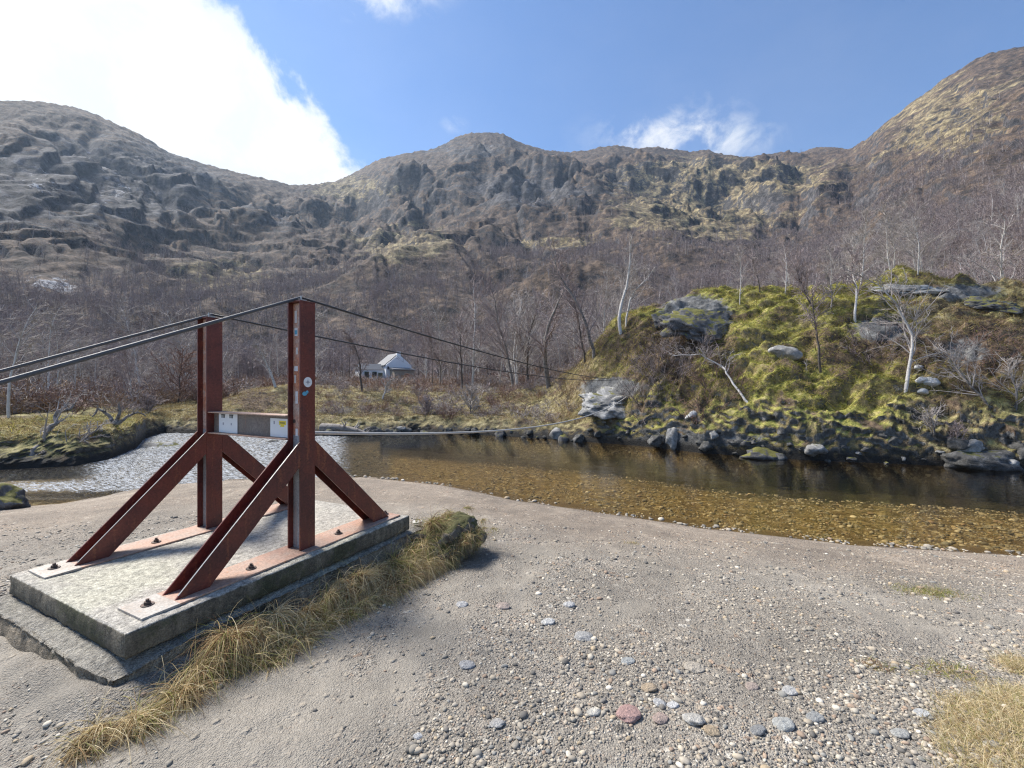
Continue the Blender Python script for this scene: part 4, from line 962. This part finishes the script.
frame = empty('bridge_frame', loc2w(0, 0, PZ), YAW); tag(frame, 'red brown steel bridge anchor frame of two braced posts on concrete plinth', 'bridge frame')
TF, TW, BW = .012, .009, .152
PH = 2.012
def trestle(v0, top, U0, ft, ue):
    U1 = U0 + .14; dU = U0 - 1.175
    v1 = v0 + BW; pz = .014
    pl = MB().box(.108 + dU, 2.285 + dU, v0 - .066, v1 + .06, .001, pz).build('base_plate', [M['plate']], frame, .003)
    # pale worn toe of the plate
    MB().box(.104 + dU, .30 + dU, v0 - .068, v1 + .062, .0, pz + .0015).build('plate_toe', [M['platepale']], frame, .003)
    for u_, dv in ((.20, .09), (.80, .035), (1.60, .05), (2.225, .08)):
        u_ += dU
        vb = v0 + dv; z_ = pz + .002
        bo = MB().prism([(u_ + .034 * math.cos(a_), vb + .034 * math.sin(a_)) for a_ in np.linspace(0, 2 * math.pi, 17)[:-1]], z_, z_ + .005, 2) \
            .prism([(u_ + .019 * math.cos(a_), vb + .019 * math.sin(a_)) for a_ in np.linspace(0, 2 * math.pi, 7)[:-1]], z_ + .005, z_ + .022, 2) \
            .tube([(u_, vb, z_ + .022), (u_, vb, z_ + .036)], .010, 8).build('bolt', [M['bolt']], frame, .001)
    post = empty('post', (0, 0, 0)); post.parent = frame
    # near flange, far flange and web of the post
    m = MB().box(U0, U1, v0, v0 + TF, pz, top).box(U0, U1, v1 - TF, v1, pz, top)
    po = m.build('post', [M['steel']], frame, .0015); bpy.data.objects.remove(post)
    um = U0 + .048
    we = MB().box(um - TW / 2, um + TW / 2, v0 + TF + .0005, v1 - TF - .0005, .93, top - .004).build('web', [M['web']], po)
    we2 = MB().box(um - TW / 2, um + TW / 2, v0 + TF + .0005, v1 - TF - .0005, pz + .0005, .929).build('web', [M['zinc']], po)
    # top cap with cable saddle
    MB().box(U0 - .002, U1 + .002, v0 - .002, v1 + .002, top + .0005, top + .010).build('cap_plate', [M['steel']], po, .001)
    MB().box(U0 + .03, U1 - .03, (v0 + v1) / 2 - .012, (v0 + v1) / 2 + .012, top + .0105, top + .034) \
        .tube([(U0 + .045, (v0 + v1) / 2 - .03, top + .012), (U0 + .045, (v0 + v1) / 2 - .03, top + .055)], .007, 6) \
        .tube([(U1 - .03, (v0 + v1) / 2 + .03, top + .010), (U1 - .05, (v0 + v1) / 2 + .035, top + .065)], .007, 6).build('saddle_clamp', [M['bright']], po)
    # braces, one each way along the span
    hb = U0 - ft; bw = .20
    for sgn in (0, 1):
        T_ = (lambda u_: u_) if not sgn else (lambda u_: U0 + U1 - u_)
        fl = [(ft, pz), (ft + bw, pz), (U0 - .0008, hb - bw + pz), (U0 - .0008, hb + pz)]
        wb_ = [(ft + bw / 2 - .0065, pz), (ft + bw / 2 + .0065, pz), (U0 - .0008, hb - bw / 2 - .0065 + pz), (U0 - .0008, hb - bw / 2 + .0065 + pz)]
        P1 = [(T_(a_), b_) for a_, b_ in fl]; P2 = [(T_(a_), b_) for a_, b_ in wb_]
        br = MB().prism(P1, v0 + .0003, v0 + TF, 1).prism(P1, v1 - TF, v1 - .0003, 1).build('brace', [M['steel']], frame, .0015)
        MB().prism(P2, v0 + TF + .0005, v1 - TF - .0005, 1).build('web', [M['steel']], br)
        # painted highlight: a thin pale strip on the upper rim of the near flange
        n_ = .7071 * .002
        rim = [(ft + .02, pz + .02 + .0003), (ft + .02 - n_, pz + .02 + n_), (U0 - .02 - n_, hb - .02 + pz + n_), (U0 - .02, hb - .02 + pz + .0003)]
        MB().prism([(T_(a_), b_) for a_, b_ in rim], v0 + .0015, v0 + TF - .001, 1).build('rim_highlight', [M['bright']], br)
    # gusset bolts on the web
    return po
U0, U1 = 1.175, 1.315
post_a = trestle(.135, PH, 1.175, .303, 0); post_b = trestle(1.365, 1.96, 1.147, .25, 0)
# cross channel between the posts: web, top and bottom lip
cb = MB().box(1.212, 1.224, .288, 1.364, .905, 1.085).build('cross_beam', [M['beam']], frame, .001)
MB().box(1.155, 1.280, .288, 1.364, 1.0855, 1.095).build('beam_lip', [M['plate']], cb, .001)
MB().box(1.155, 1.280, .288, 1.364, .895, .9045).build('beam_lip', [M['plate']], cb, .001)
MB().tube([(1.239, .262, 1.045), (1.215, .262, 1.045)], .016, 10).tube([(1.236, .262, 1.045), (1.226, .262, 1.045)], .025, 6).build('beam_bolt', [M['bolt']], cb)
# stickers on the near post
def sticker(name, par, u_, v_, z_, w_, h_, m_, face='web', label=None, round_=False):
    if face == 'web':
        x1 = U0 + .048 - TW / 2; poly = [(v_ - w_ / 2, z_ - h_ / 2), (v_ + w_ / 2, z_ - h_ / 2), (v_ + w_ / 2, z_ + h_ / 2), (v_ - w_ / 2, z_ + h_ / 2)]
        if round_: poly = [(v_ + w_ / 2 * math.cos(a_), z_ + h_ / 2 * math.sin(a_)) for a_ in np.linspace(0, 2 * math.pi, 21)[:-1]]
        return MB().prism(poly, x1 - .002, x1 - .0005, 0).build(name, [M[m_]], par)
    y1 = .135; poly = [(u_ + w_ / 2 * math.cos(a_), z_ + h_ / 2 * math.sin(a_)) for a_ in np.linspace(0, 2 * math.pi, 25)[:-1]]
    return MB().prism(poly, y1 - .002 - (.001 if m_ != 'white' else 0), y1 - .0005, 1).build(name, [M[m_]], par)
sticker('sticker', post_a, 1.245, 0, 1.365, .078, .082, 'white', 'flange')
def star(par, u_, z_, r_):
    poly = []
    for k in range(12):
        a_ = k * math.pi / 6; q_ = r_ if k % 3 == 0 else r_ * .38; poly.append((u_ + q_ * math.cos(a_), z_ + q_ * math.sin(a_)))
    MB().prism(poly, .135 - .003, .135 - .0022, 1).build('sticker_emblem', [M['greyprint']], par)
star(post_a, 1.245, 1.365, .025)
s1 = sticker('sticker', post_a, 1.215, 0, 1.272, .044, .034, 'cyan', 'flange'); s2 = sticker('sticker', post_a, 1.238, 0, 1.285, .022, .026, 'cyan', 'flange')
vc_ = .242
for (dv, z_, w_, h_, m_) in ((-.003, 1.775, .036, .066, 'white'), (-.003, 1.772, .026, .034, 'cyan'), (-.014, 1.62, .024, .055, 'paper'), (-.003, 1.475, .042, .040, 'white'), (.008, 1.39, .022, .066, 'paper'), (-.010, 1.24, .028, .10, 'white'), (-.010, 1.23, .014, .04, 'paper'), (.001, 1.90, .026, .10, 'paper'), (-.010, .955, .026, .06, 'white')):
    o = sticker('sticker', post_a, 0, vc_ + dv, z_, w_, h_, m_)
    if m_ == 'cyan' or (h_ == .04 and m_ == 'paper'): o.location.x = -.0016
# notices on the beam
def notice(v0, v1, z0, z1, label):
    e = empty('notice_board', loc2w(1.212, (v0 + v1) / 2, PZ + z0), YAW); tag(e, label, 'sign', 'white notices on the beam'); w_ = (v1 - v0) / 2; h_ = z1 - z0
    MB().box(-.0085, -.0012, -w_, w_, 0, h_).build('panel', [M['white']], e, .001)
    return e, w_, h_
e, w_, h_ = notice(1.0, 1.275, .907, 1.083, 'white notice with two columns of black figures, nearer the far post')
for c_ in (-.05, .07):                      # seen from the front the picture's left is +v
    for k in range(3): MB().box(-.0098, -.0088, c_ + (k - 1) * .019 - .006, c_ + (k - 1) * .019 + .006, h_ * .76, h_ * .93).build('printed_figure', [M['black']], e)
    MB().box(-.0098, -.0088, c_ - .03, c_ + .03, h_ * .9, h_ * .95).build('printed_figure', [M['black']], e)
    MB().box(-.0098, -.0088, c_ - .008, c_ + .006, h_ * .40, h_ * .52).build('printed_line', [M['greyprint']], e)
e, w_, h_ = notice(.292, .545, .900 + .007, 1.062, 'white notice with a yellow warning patch, nearer the near post')
MB().box(-.0098, -.0088, w_ - .06, w_ - .045, h_ * .68, h_ * .86).build('printed_figure', [M['greyprint']], e)
MB().box(-.0098, -.0088, -.075, .012, h_ * .66, h_ * .88).prism([(-.055, h_ * .56), (.0, h_ * .56), (-.01, h_ * .659), (-.05, h_ * .659)], -.0098, -.0088, 0).build('warning_patch', [M['yellow']], e)
for k in range(5): MB().box(-.0108, -.0099, -.06 + k * .013, -.051 + k * .013, h_ * .74, h_ * .80).build('printed_line', [M['black']], e)

# cables
def cable(name, pts, r, mat, label, extra=None):
    me_o = MB().tube(pts, r, 8).build(name, [M[mat]], smooth=True); tag(me_o, label, 'cable', 'bridge cables'); return me_o
for v_, top, lb in ((.211, PH, 'thick grey handrail cable over the near post, sloping back to the left'), (1.441, 1.96, 'thick grey handrail cable over the far post, sloping back to the left')):
    z0 = PZ + top + .047; c = empty('handrail_cable', loc2w(1.24, v_, z0)); tag(c, lb, 'cable', 'bridge handrail cables')
    B0 = Vector(c.location)
    back = [loc2w(1.24 - s_, v_, z0 - .012 * 0 - .43 * s_ + .012 * s_ * (5 - s_) * 0) - B0 for s_ in np.linspace(0, 5.6, 24)]
    MB().tube(back, .0125, 10).build('backstay', [M['cable']], c, smooth=True)
    zE = z0 - CZ
    fw = [loc2w(1.24 + s_, v_ + (.55 * (s_ / 16)) * (1 if v_ < .8 else -.3), CZ + zE - .085 * s_ + .0034 * s_ * s_) - B0 for s_ in np.linspace(0, 16.5, 40)]
    MB().tube(fw, .0095, 8).build('span', [M['cabledark']], c, smooth=True)
B0 = loc2w(1.27, .80, PZ + .90)
fc = [loc2w(1.28 + s_, .80 + .2 * s_ / 16, CZ - .42 - .129 * s_ + .00701 * s_ * s_) for s_ in np.linspace(0, 17, 44)]
cable('foot_cable', fc, .016, 'ropepale', 'single sagging foot cable crossing the river to the pale outcrop')

# pale round lid on the river end of the footing
pl = loc2w(2.56, .07, 0); lid = MB().prism([(.055 * math.cos(a_), .055 * math.sin(a_)) for a_ in np.linspace(0, 2 * math.pi, 29)[:-1]], 0, .014, 2).build('round_lid', [M['paper']], bevel=.003, loc=(pl.x, pl.y, PZ - .152 - .004 + .012)); lid.rotation_euler = (.05, -.04, 0)
tag(lid, 'pale round lid lying on the river end of the plinth', 'lid')

# straw grass draped along the plinth
P, D, L_, Wd, C, Dr = [], [], [], [], [], []
rr = np.random.default_rng(17)
clumps = []
for u_ in np.arange(-.26, 2.75, .045):
    env = .55 + .45 * math.sin(u_ * 3.1 + .6)
    clumps.append((u_ + rr.normal(0, .03), -.15 - .12 * rr.random() - (.08 if u_ < .2 else 0), .17 + .26 * rr.random() * env + (.07 if 1.1 < u_ < 2.0 else 0), int(280 + 280 * rr.random() * env)))
for u_ in np.arange(.45, 2.5, .045):
    clumps.append((u_ + rr.normal(0, .03), -.28 - .16 * rr.random(), .16 + .2 * rr.random(), int(200 + 130 * rr.random())))
for _ in range(110):
    clumps.append((2.72 + rr.normal(0, .22), -.26 + rr.normal(0, .16), .09 + .12 * rr.random(), 80))
for (u_, v_, len_, n) in clumps:
    cw = loc2w(u_, v_); topz = max(gxy(cw.x, cw.y), -.05)
    on = v_ > -.24 and u_ > .3
    zb_ = topz + (rr.uniform(.0, .16) if on else rr.uniform(-.01, .03)) + (rr.uniform(.02, .16) if u_ > 2.45 else 0)
    a_ = np.abs(rr.normal(size=n)) * .035
    th = rr.uniform(0, 6.283, n); pu = u_ + np.cos(th) * a_; pv = v_ + np.sin(th) * a_
    Wp = np.array([loc2w(x_, y_) for x_, y_ in zip(pu, pv)]); Wp[:, 2] = zb_ - .3 * a_
    cl = rr.normal(0, .7); du = rr.normal(cl, .75, n) - .25; dv = -rr.normal(.55, .65, n); dz = rr.uniform(.1, 1.2, n)
    dw = np.array(U)[None] * du[:, None] + np.array(VV)[None] * dv[:, None]; dw[:, 2] = dz
    P.append(Wp); D.append(dw); L_.append(len_ * rr.uniform(.25, 1.1, n) * 1.3); Wd.append(rr.uniform(.0022, .0046, n)); Dr.append(rr.uniform(1.6, 3.6, n))
    mix = [[4, 3, 3, 2, 1, 1.5, .8, 2], [1, 2, .5, 2, 4, 3, 1, 1], [2, 3, 1.5, 4, .5, .7, 3, 3], [5, 3, 5, 1, .5, .6, .5, 2]][int(rr.choice(4, p=[.35, .22, .2, .23]))]
    if u_ > 2.3: mix = [1.5, 2, 1, 3, 2.5, 3, 3, 2]
    C.append(gcol(n, mix, int(rr.integers(1e9))))
V, Q, C_ = blades(np.concatenate(P), np.concatenate(D), np.concatenate(L_), np.concatenate(Wd), np.concatenate(C), np.concatenate(Dr), 5, 3)
g = link('straw_grass', mesh_np('straw_grass', V, quads=Q, mats=[M['grass']], attrs={'tint': C_})); tag(g, 'dry straw grass draped along the near side of the plinth', 'grass', kind='stuff')

# turf in the right foreground and small tufts on the gravel
def turf_patch(name, n, sampler, lens, mix, label, kind, seed, wid=(.0016, .0034), up=1.0, droop=(.6, 2.2), cat='grass'):
    r = np.random.default_rng(seed); xy = sampler(r, n)
    z = np.array([gxy(a_, b_) for a_, b_ in xy]) - .004
    P = np.concatenate([xy, z[:, None]], 1); D = np.stack([r.normal(0, .6, n), r.normal(0, .6, n), np.full(n, up)], -1)
    V, Q, C = blades(P, D, r.uniform(*lens, n), r.uniform(*wid, n), gcol(n, mix, seed), r.uniform(*droop, n), 4, seed)
    o = link(name, mesh_np(name, V, quads=Q, mats=[M['grass']], attrs={'tint': C})); return tag(o, label, cat, kind=kind)
def samp_turf(r, n):
    out_ = []
    while len(out_) < n:
        p = np.array([r.uniform(1.4, 4.2, 4000), r.uniform(1.3, 3.2, 4000)]).T
        e_ = 1.5 * np.exp(-(((p[:, 0] - 2.7) / .68) ** 2 + ((p[:, 1] - 1.88) / .40) ** 2)) + .55 * np.exp(-(((p[:, 0] - 3.3) / .6) ** 2 + ((p[:, 1] - 2.62) / .16) ** 2))
        k = e_ + .22 * fbm(p[:, 0] / .35, p[:, 1] / .35, 3, 7) > r.uniform(.30, .62, len(p)); out_ += list(p[k])
    return np.array(out_[:n])
turf_patch('foreground_grass', 42000, samp_turf, (.03, .11), [6, 3, 6, 1, 1.6, 2.4, .3, 2], 'pale yellow turf growing in the right foreground', 'stuff', 5)
def tuft(px, py, rx, ry, n, lens, mix, label, seed):
    c0 = hit(px, py)
    return turf_patch('grass_tuft', n, lambda r, m: np.stack([c0[0] + r.normal(0, rx, m), c0[1] + r.normal(0, ry, m)], 1), lens, mix, label, None, seed, (.002, .005), cat='grass tuft')
tuft(930, 594, .14, .10, 1100, (.03, .09), [1, 1, .5, 1, 5, 4, 1, 1], 'olive green tuft alone on the shingle at right', 8)
tuft(878, 668, .04, .035, 260, (.02, .07), [1, 2, .5, 4, 2, 2, 3, 1], 'small brown tuft on gravel left of the foreground turf', 9)
tuft(950, 672, .12, .05, 600, (.02, .07), [2, 2, 1, 2, 4, 4, 1, 1], 'flat green tuft between the olive tuft and the foreground turf', 10)
tuft(632, 543, .06, .05, 200, (.02, .05), [2, 2, 1, 1, 3, 3, 1, 1], 'tiny yellowish tuft in the middle of the shingle', 12)

# ------------------------------------------------------------------ loose stones
v1_, f1_ = ICO[2]
rr = np.random.default_rng(23)
PCOL = np.array([(.15, .145, .14), (.23, .22, .20), (.30, .28, .25), (.37, .335, .285), (.29, .225, .18), (.45, .43, .385), (.21, .215, .215), (.54, .52, .48), (.11, .108, .105), (.34, .285, .21)])
shapes = []
for k in range(8):
    v = v1_ * (1 + .22 * noise3(v1_ * 1.4 + k * 7, k) + .08 * noise3(v1_ * 4 + k, k + 9))[:, None] * np.array([1, rr.uniform(.6, .95), rr.uniform(.4, .7)]); shapes.append(v)
NP_ = 24000
NB_ = 9000; bp = []
while len(bp) < NB_:
    px = rr.uniform(330, 1060, 4000); fr_ = np.abs(rr.uniform(-.03, .75, 4000)); Yn_ = ip(px, NEAR); Yq = Yn_ + (ip(px, FAR) - Yn_) * fr_
    k_ = noise2((px - CX) / F * Yq / .9, Yq / .9, 37) > rr.uniform(-.6, .6, 4000); bp += list(np.stack([px, (px - CX) / F * Yq, Yq], 1)[k_])
bp = np.array(bp[:NB_]); bs = np.clip(rr.lognormal(-3.95, .5, NB_), .008, .07)
pp = []
while len(pp) < NP_:
    px = rr.uniform(-30, 1060, 8000); py = 384 + 384 * rr.uniform(.28, 1.03, 8000) ** 1.0
    Yq = F * CZ / (py - CY); Xq = (px - CX) / F * Yq
    ok = (Yq < ip(px, NEAR) + .2) & (fbm(Xq / .8, Yq / .8, 3, 33) + .35 * sstep(3.0, 6, Yq) > rr.uniform(-.55, .75, 8000))
    uu = (Xq - O.x) * U.x + (Yq - O.y) * U.y; v2 = (Xq - O.x) * VV.x + (Yq - O.y) * VV.y
    ok &= ~((v2 < -.4) & (v2 > -1.3) & (Yq < 4.5) & (rr.random(8000) < .7))
    ok &= ~((Xq < -.5) & (Yq < 2.7) & (rr.random(8000) < .85))
    ok &= ~((uu > -.25) & (uu < 2.75) & (v2 > -.12) & (v2 < 1.8))
    pp += list(np.stack([px, Xq, Yq], 1)[ok])
pp = np.array(pp[:NP_]); sz = np.clip(rr.lognormal(-5.2, .55, NP_), .003, .026) * (1 + .10 * np.clip(pp[:, 2] - 3, 0, 6))
pp = np.concatenate([pp, bp]); sz = np.concatenate([sz, bs]); NP_ += NB_
ci = np.clip(np.searchsorted(PX, pp[:, 0]), 0, len(PX) - 1)
zz = np.array([np.interp(Y_, GY[:NA + NB, j], GZ[:NA + NB, j]) for Y_, j in zip(pp[:, 2], ci)])
Vs, Cs = [], []; Fs = []
off = 0
for k in range(8):
    s_ = np.nonzero(np.arange(NP_) % 8 == k)[0]; n = len(s_); an = rr.uniform(0, 6.28, n); v = shapes[k]
    W = np.empty((n, len(v), 3)); W[:, :, 0] = (np.cos(an)[:, None] * v[None, :, 0] - np.sin(an)[:, None] * v[None, :, 1]) * sz[s_][:, None] + pp[s_, 1][:, None]
    W[:, :, 1] = (np.sin(an)[:, None] * v[None, :, 0] + np.cos(an)[:, None] * v[None, :, 1]) * sz[s_][:, None] + pp[s_, 2][:, None]
    W[:, :, 2] = (v[None, :, 2] + .15) * sz[s_][:, None] + zz[s_][:, None]
    Fs.append((f1_[None] + (np.arange(n) * len(v))[:, None, None] + off).reshape(-1, 3)); off += n * len(v)
    c_ = (PCOL * np.array([1.06, 1.0, .90]))[rr.choice(len(PCOL), n, p=np.array([1.5, 2.5, 3, 2.2, .9, 1, 1, .45, 1, .6]) / 14.15)] * rr.uniform(.8, 1.15, (n, 1)); Vs.append(W.reshape(-1, 3)); Cs.append(np.repeat(c_, len(v), 0))
g = link('pebbles', mesh_np('pebbles', np.concatenate(Vs), tris=np.concatenate(Fs), mats=[M['pebble']], attrs={'tint': np.concatenate(Cs)})); tag(g, 'small loose pebbles strewn over the gravel beach', 'pebbles', kind='stuff')

STONES = [(629, 719, 13, (.54, .27, .22), 'pink oval stone, largest on the foreground gravel'), (660, 722, 8, (.50, .33, .25), 'small peach stone just right of the large pink one'),
          (649, 692, 8, (.52, .36, .18), 'orange tan stone above the large pink one'), (584, 640, 10, (.42, .41, .38), 'flat grey stone on the gravel straight below the river bend'),
          (548, 624, 7, (.58, .57, .53), 'pale upright stone on gravel left of the flat grey one'), (628, 663, 7, (.40, .42, .40), 'blue grey stone above the orange tan one'),
          (694, 670, 10, (.52, .43, .30), 'long cream stone right of the blue grey one'), (593, 713, 7, (.58, .54, .45), 'cream stone left of the large pink one'),
          (660, 707, 7, (.55, .54, .51), 'white stone just above the small peach one'), (673, 706, 6, (.60, .59, .57), 'small white stone beside the other white one above the peach stone'),
          (784, 729, 11, (.46, .47, .43), 'pale green grey flat stone near the bottom right'), (815, 722, 9, (.33, .34, .33), 'slate blue stone right of the pale flat one'),
          (694, 724, 11, (.55, .51, .43), 'cream flat stone right of the small peach one'), (758, 735, 8, (.28, .285, .28), 'dark slate stone left of the pale flat one'),
          (712, 736, 8, (.52, .36, .17), 'ochre stone below the cream flat one'), (790, 692, 8, (.50, .49, .46), 'grey white stone in the gravel above the pale flat one'),
          (752, 688, 7, (.46, .33, .25), 'tan stone left of the grey white one'), (569, 608, 6, (.52, .51, .49), 'small white stone on gravel below the amber water'),
          (503, 608, 7, (.50, .36, .27), 'peach stone on gravel right of the plinth grass'), (462, 607, 6, (.55, .53, .5), 'white stone beside the end of the plinth grass'),
          (497, 726, 8, (.45, .43, .4), 'grey stone half buried in silt at bottom centre'), (418, 741, 5, (.62, .61, .58), 'single white stone on the silt left of bottom centre'), (467, 668, 8, (.43, .42, .41), 'pale grey stone on silt below the plinth grass'),
          (922, 716, 7, (.52, .53, .52), 'pale stone left of the foreground turf'), (900, 738, 8, (.42, .42, .38), 'grey green stone beside the foreground turf')]
for i, (px, py, r_px, c_, lb) in enumerate(STONES):
    gm = sum(c_) / 3; c_ = tuple(.60 * x + .40 * gm for x in c_)
    p = hit(px, py); s_ = r_px * p[1] / F; r2 = np.random.default_rng(700 + i); v, f = ICO[4]
    v = v * (1 + .16 * noise3(v * 1.2 + i * 5, i) + .05 * noise3(v * 3.5 + i, i + 3) + .015 * noise3(v * 12 + i, i + 5))[:, None] * np.array([1, .78, .36]) * s_
    o = link('stone', mesh_np('stone', v, tris=f, mats=[m_rock('stone %d' % i, tuple(x * .72 for x in c_), c_, tuple(min(.8, x * 1.18) for x in c_), c_, -.5, 9)]), loc=(p[0], p[1], p[2] + .12 * s_))
    o.rotation_euler = (r2.normal(0, .12), r2.normal(0, .12), r2.uniform(-.5, .5)); tag(o, lb, 'stone', 'larger stones on the gravel')

# ------------------------------------------------------------------ cottage
HYD = 90.0
def hp(px, py): return ((px - CX) / F * HYD, CZ + (CY - py) / F * HYD)
cx_, cz_ = hp(399, 385); wall = mat_plain('whitewash', (.84, .84, .83), .8, .06, 1.5); slate = mat_plain('dark slate', (.10, .105, .115), .6, .2, 3); glass = mat_plain('dark window', (.03, .04, .04), .2, .1); stone_w = mat_plain('brown timber wall', (.33, .28, .21), .9, .3, 3); greend = mat_plain('green paint', (.05, .10, .06), .6, .15)
hut = empty('white_cottage', (cx_, HYD, land(399, HYD) - .1), R(36)); tag(hut, 'small whitewashed cottage among bare trees across the river', 'cottage')
g0 = -.3; eav = 3.6; apex = 5.9; hw = 2.75; ln = 6.0
def bx(nm, m_, x0, x1, y0, y1, z0, z1, par): return MB().box(x0, x1, y0, y1, z0, z1).build(nm, [m_], par)
wl = MB().prism([(-hw, g0), (hw, g0), (hw, eav), (0, apex), (-hw, eav)], 0, ln, 1).build('wall', [wall], hut)
rf = MB().prism([(-hw - .25, eav - .2), (0, apex + .08), (0, apex + .26), (-hw - .25, eav)], .35, ln + .2, 1).prism([(hw + .25, eav - .2), (hw + .25, eav), (0.0, apex + .26), (0.0, apex + .08)], .35, ln + .2, 1).build('roof', [slate], hut)
MB().box(-.42, .42, .1, .75, apex - .35, apex + .42).box(-.48, .48, .04, .81, apex + .42, apex + .54).build('chimney', [wall], rf)
pw = MB().box(-1.9, 2.3, -2.4, -.01, g0, 2.5).build('porch', [stone_w], hut)
MB().prism([(-2.6, 2.52), (-.0, 2.95), (-.0, 3.12), (-2.6, 2.7)], -2.2, 2.55, 0).build('porch_roof', [slate], pw)
wi = MB().box(-7.6, -hw - .02, 1.2, 4.8, g0, 2.6).build('wing', [wall], hut)
MB().prism([(1.0, 2.62), (3.0, 3.9), (5.0, 2.62)], -7.8, -hw - .02, 0).build('roof', [slate], wi)
for x_ in (-6.8, -5.2):
    wn_ = MB().box(x_, x_ + .9, 1.12, 1.19, 1.0, 2.2).build('window', [greend], wi); MB().box(x_ + .1, x_ + .8, 1.09, 1.117, 1.1, 2.1).build('pane', [glass], wn_)
wd = MB().box(-4.0, -3.1, 1.1, 1.19, g0, 2.0).build('door', [greend], wi)
MB().box(-2.5, -2.2, -.08, -.005, 2.7, 3.3).build('window', [glass], hut)

# ------------------------------------------------------------------ sky, sun, air
SUN_AZ, SUN_EL = R(-63), R(50)
w = bpy.data.worlds.new('World'); sc.world = w; w.use_nodes = True
t = NT.__new__(NT); t.t = w.node_tree; t.t.nodes.clear(); t.out = t.t.nodes.new('ShaderNodeOutputWorld')
sky = t.n('TexSky', _sky_type='NISHITA'); sky.sun_disc = False; sky.sun_elevation = SUN_EL; sky.sun_rotation = SUN_AZ % (2 * math.pi); sky.altitude = 100; sky.air_density = 1.0; sky.dust_density = .1; sky.ozone_density = 8.0
bg = t.n('Background', Color=sky.outputs[0], Strength=.092)
dirn = t.n('TexCoord').outputs['Generated']; sx, sy, sz_ = t.sep(dirn)
yy = t.math('MAXIMUM', sy, .04); u_ = t.math('DIVIDE', sx, yy); v_ = t.math('DIVIDE', sz_, yy)
cn = t.noise(dirn, 3.2, 8, .6, .35); cn2 = t.noise(dirn, 9, 7, .62, .3)
nsum = t.math('ADD', t.math('MULTIPLY', t.math('SUBTRACT', cn, .5), .62), t.math('MULTIPLY', t.math('SUBTRACT', cn2, .5), .25))
d_ = t.math('SUBTRACT', t.math('ADD', t.math('MULTIPLY', u_, .761), t.math('MULTIPLY', v_, .648)), .055)
main = t.step(t.math('ADD', d_, nsum), .035, -.045)
wn_ = t.noise(t.map(dirn, (1, 1, 1.2), rot=(0, R(-35), 0)), 13, 8, .62, .25)
def wisp(px, py, rx, ry, gain):
    a_ = t.math('DIVIDE', t.math('SUBTRACT', u_, (px - CX) / F), rx / F); b_ = t.math('DIVIDE', t.math('SUBTRACT', v_, (CY - py) / F), ry / F)
    rr_ = t.math('ADD', t.math('MULTIPLY', a_, a_), t.math('MULTIPLY', b_, b_)); g_ = t.math('POWER', 2.718, t.math('MULTIPLY', rr_, -1.0))
    return t.math('MULTIPLY', t.math('MULTIPLY', t.step(g_, .02, .9), t.step(wn_, .36, .68)), gain)
mask = main
for a_ in ((380, -6, 60, 26, .85), (685, 136, 85, 28, .9), (455, 124, 14, 9, .4), (715, 112, 40, 26, .25)): mask = t.math('MAXIMUM', mask, wisp(*a_))
thin = t.math('MULTIPLY', t.step(t.noise(t.map(dirn, (1, 1, 2)), 1.6, 6, .6), .35, .8), .07)
mask = t.math('MAXIMUM', mask, thin)
front = t.step(sy, .02, .12)
rest = t.step(t.noise(dirn, 2.0, 7, .6), .56, .70)                 # broken cloud over the rest of the sky
mask = t.mix(front, rest, mask)
ccol = t.mix(t.step(cn2, .3, .7), (.82, .87, .92), (1, 1, 1))
bgc = t.n('Background', Color=ccol, Strength=.55)
mx = t.n('MixShader', i0=mask, i1=bg.outputs[0], i2=bgc.outputs[0]); t.t.links.new(mx.outputs[0], t.out.inputs[0])

sl = bpy.data.lights.new('sun', 'SUN'); sl.energy = 4.3; sl.angle = R(17); sl.color = (1, .95, .88)
so = bpy.data.objects.new('sun', sl); COL.objects.link(so)
sd = Vector((math.sin(SUN_AZ) * math.cos(SUN_EL), math.cos(SUN_AZ) * math.cos(SUN_EL), math.sin(SUN_EL)))
so.rotation_euler = sd.to_track_quat('Z', 'Y').to_euler()

HAZE = .00012
if HAZE:
    t = NT('air'); pv = t.n('VolumePrincipled', Color=(.60, .78, 1.0), Density=HAZE, Anisotropy=.35); t.t.links.new(pv.outputs[0], t.out.inputs['Volume'])
    hb = MB().box(-2600, 2600, -1600, 1700, -4, 640).build('haze', [t.m]); tag(hb, kind='stuff')

# ------------------------------------------------------------------ camera and render
cam = bpy.data.cameras.new('camera'); cam.sensor_width = 36; cam.lens = 36 * F / 1024; cam.clip_start = .05; cam.clip_end = 6000
co = bpy.data.objects.new('camera', cam); COL.objects.link(co); co.location = (0, 0, CZ); co.rotation_euler = (R(90), 0, 0); sc.camera = co
sc.render.engine = 'CYCLES'; sc.cycles.use_denoising = True; sc.cycles.denoising_prefilter = 'NONE'; sc.cycles.filter_width = 1.2
try: sc.cycles.denoiser = 'OPENIMAGEDENOISE'
except Exception: pass
sc.cycles.max_bounces = 6; sc.cycles.diffuse_bounces = 3; sc.cycles.glossy_bounces = 2; sc.cycles.transmission_bounces = 2; sc.cycles.transparent_max_bounces = 8; sc.cycles.volume_bounces = 0
sc.cycles.caustics_reflective = False; sc.cycles.caustics_refractive = False; sc.cycles.sample_clamp_indirect = 1.5; sc.cycles.sample_clamp_direct = 2.2
sc.view_settings.view_transform = 'Standard'; sc.view_settings.look = 'None'; sc.view_settings.exposure = 1.02; sc.view_settings.gamma = 1
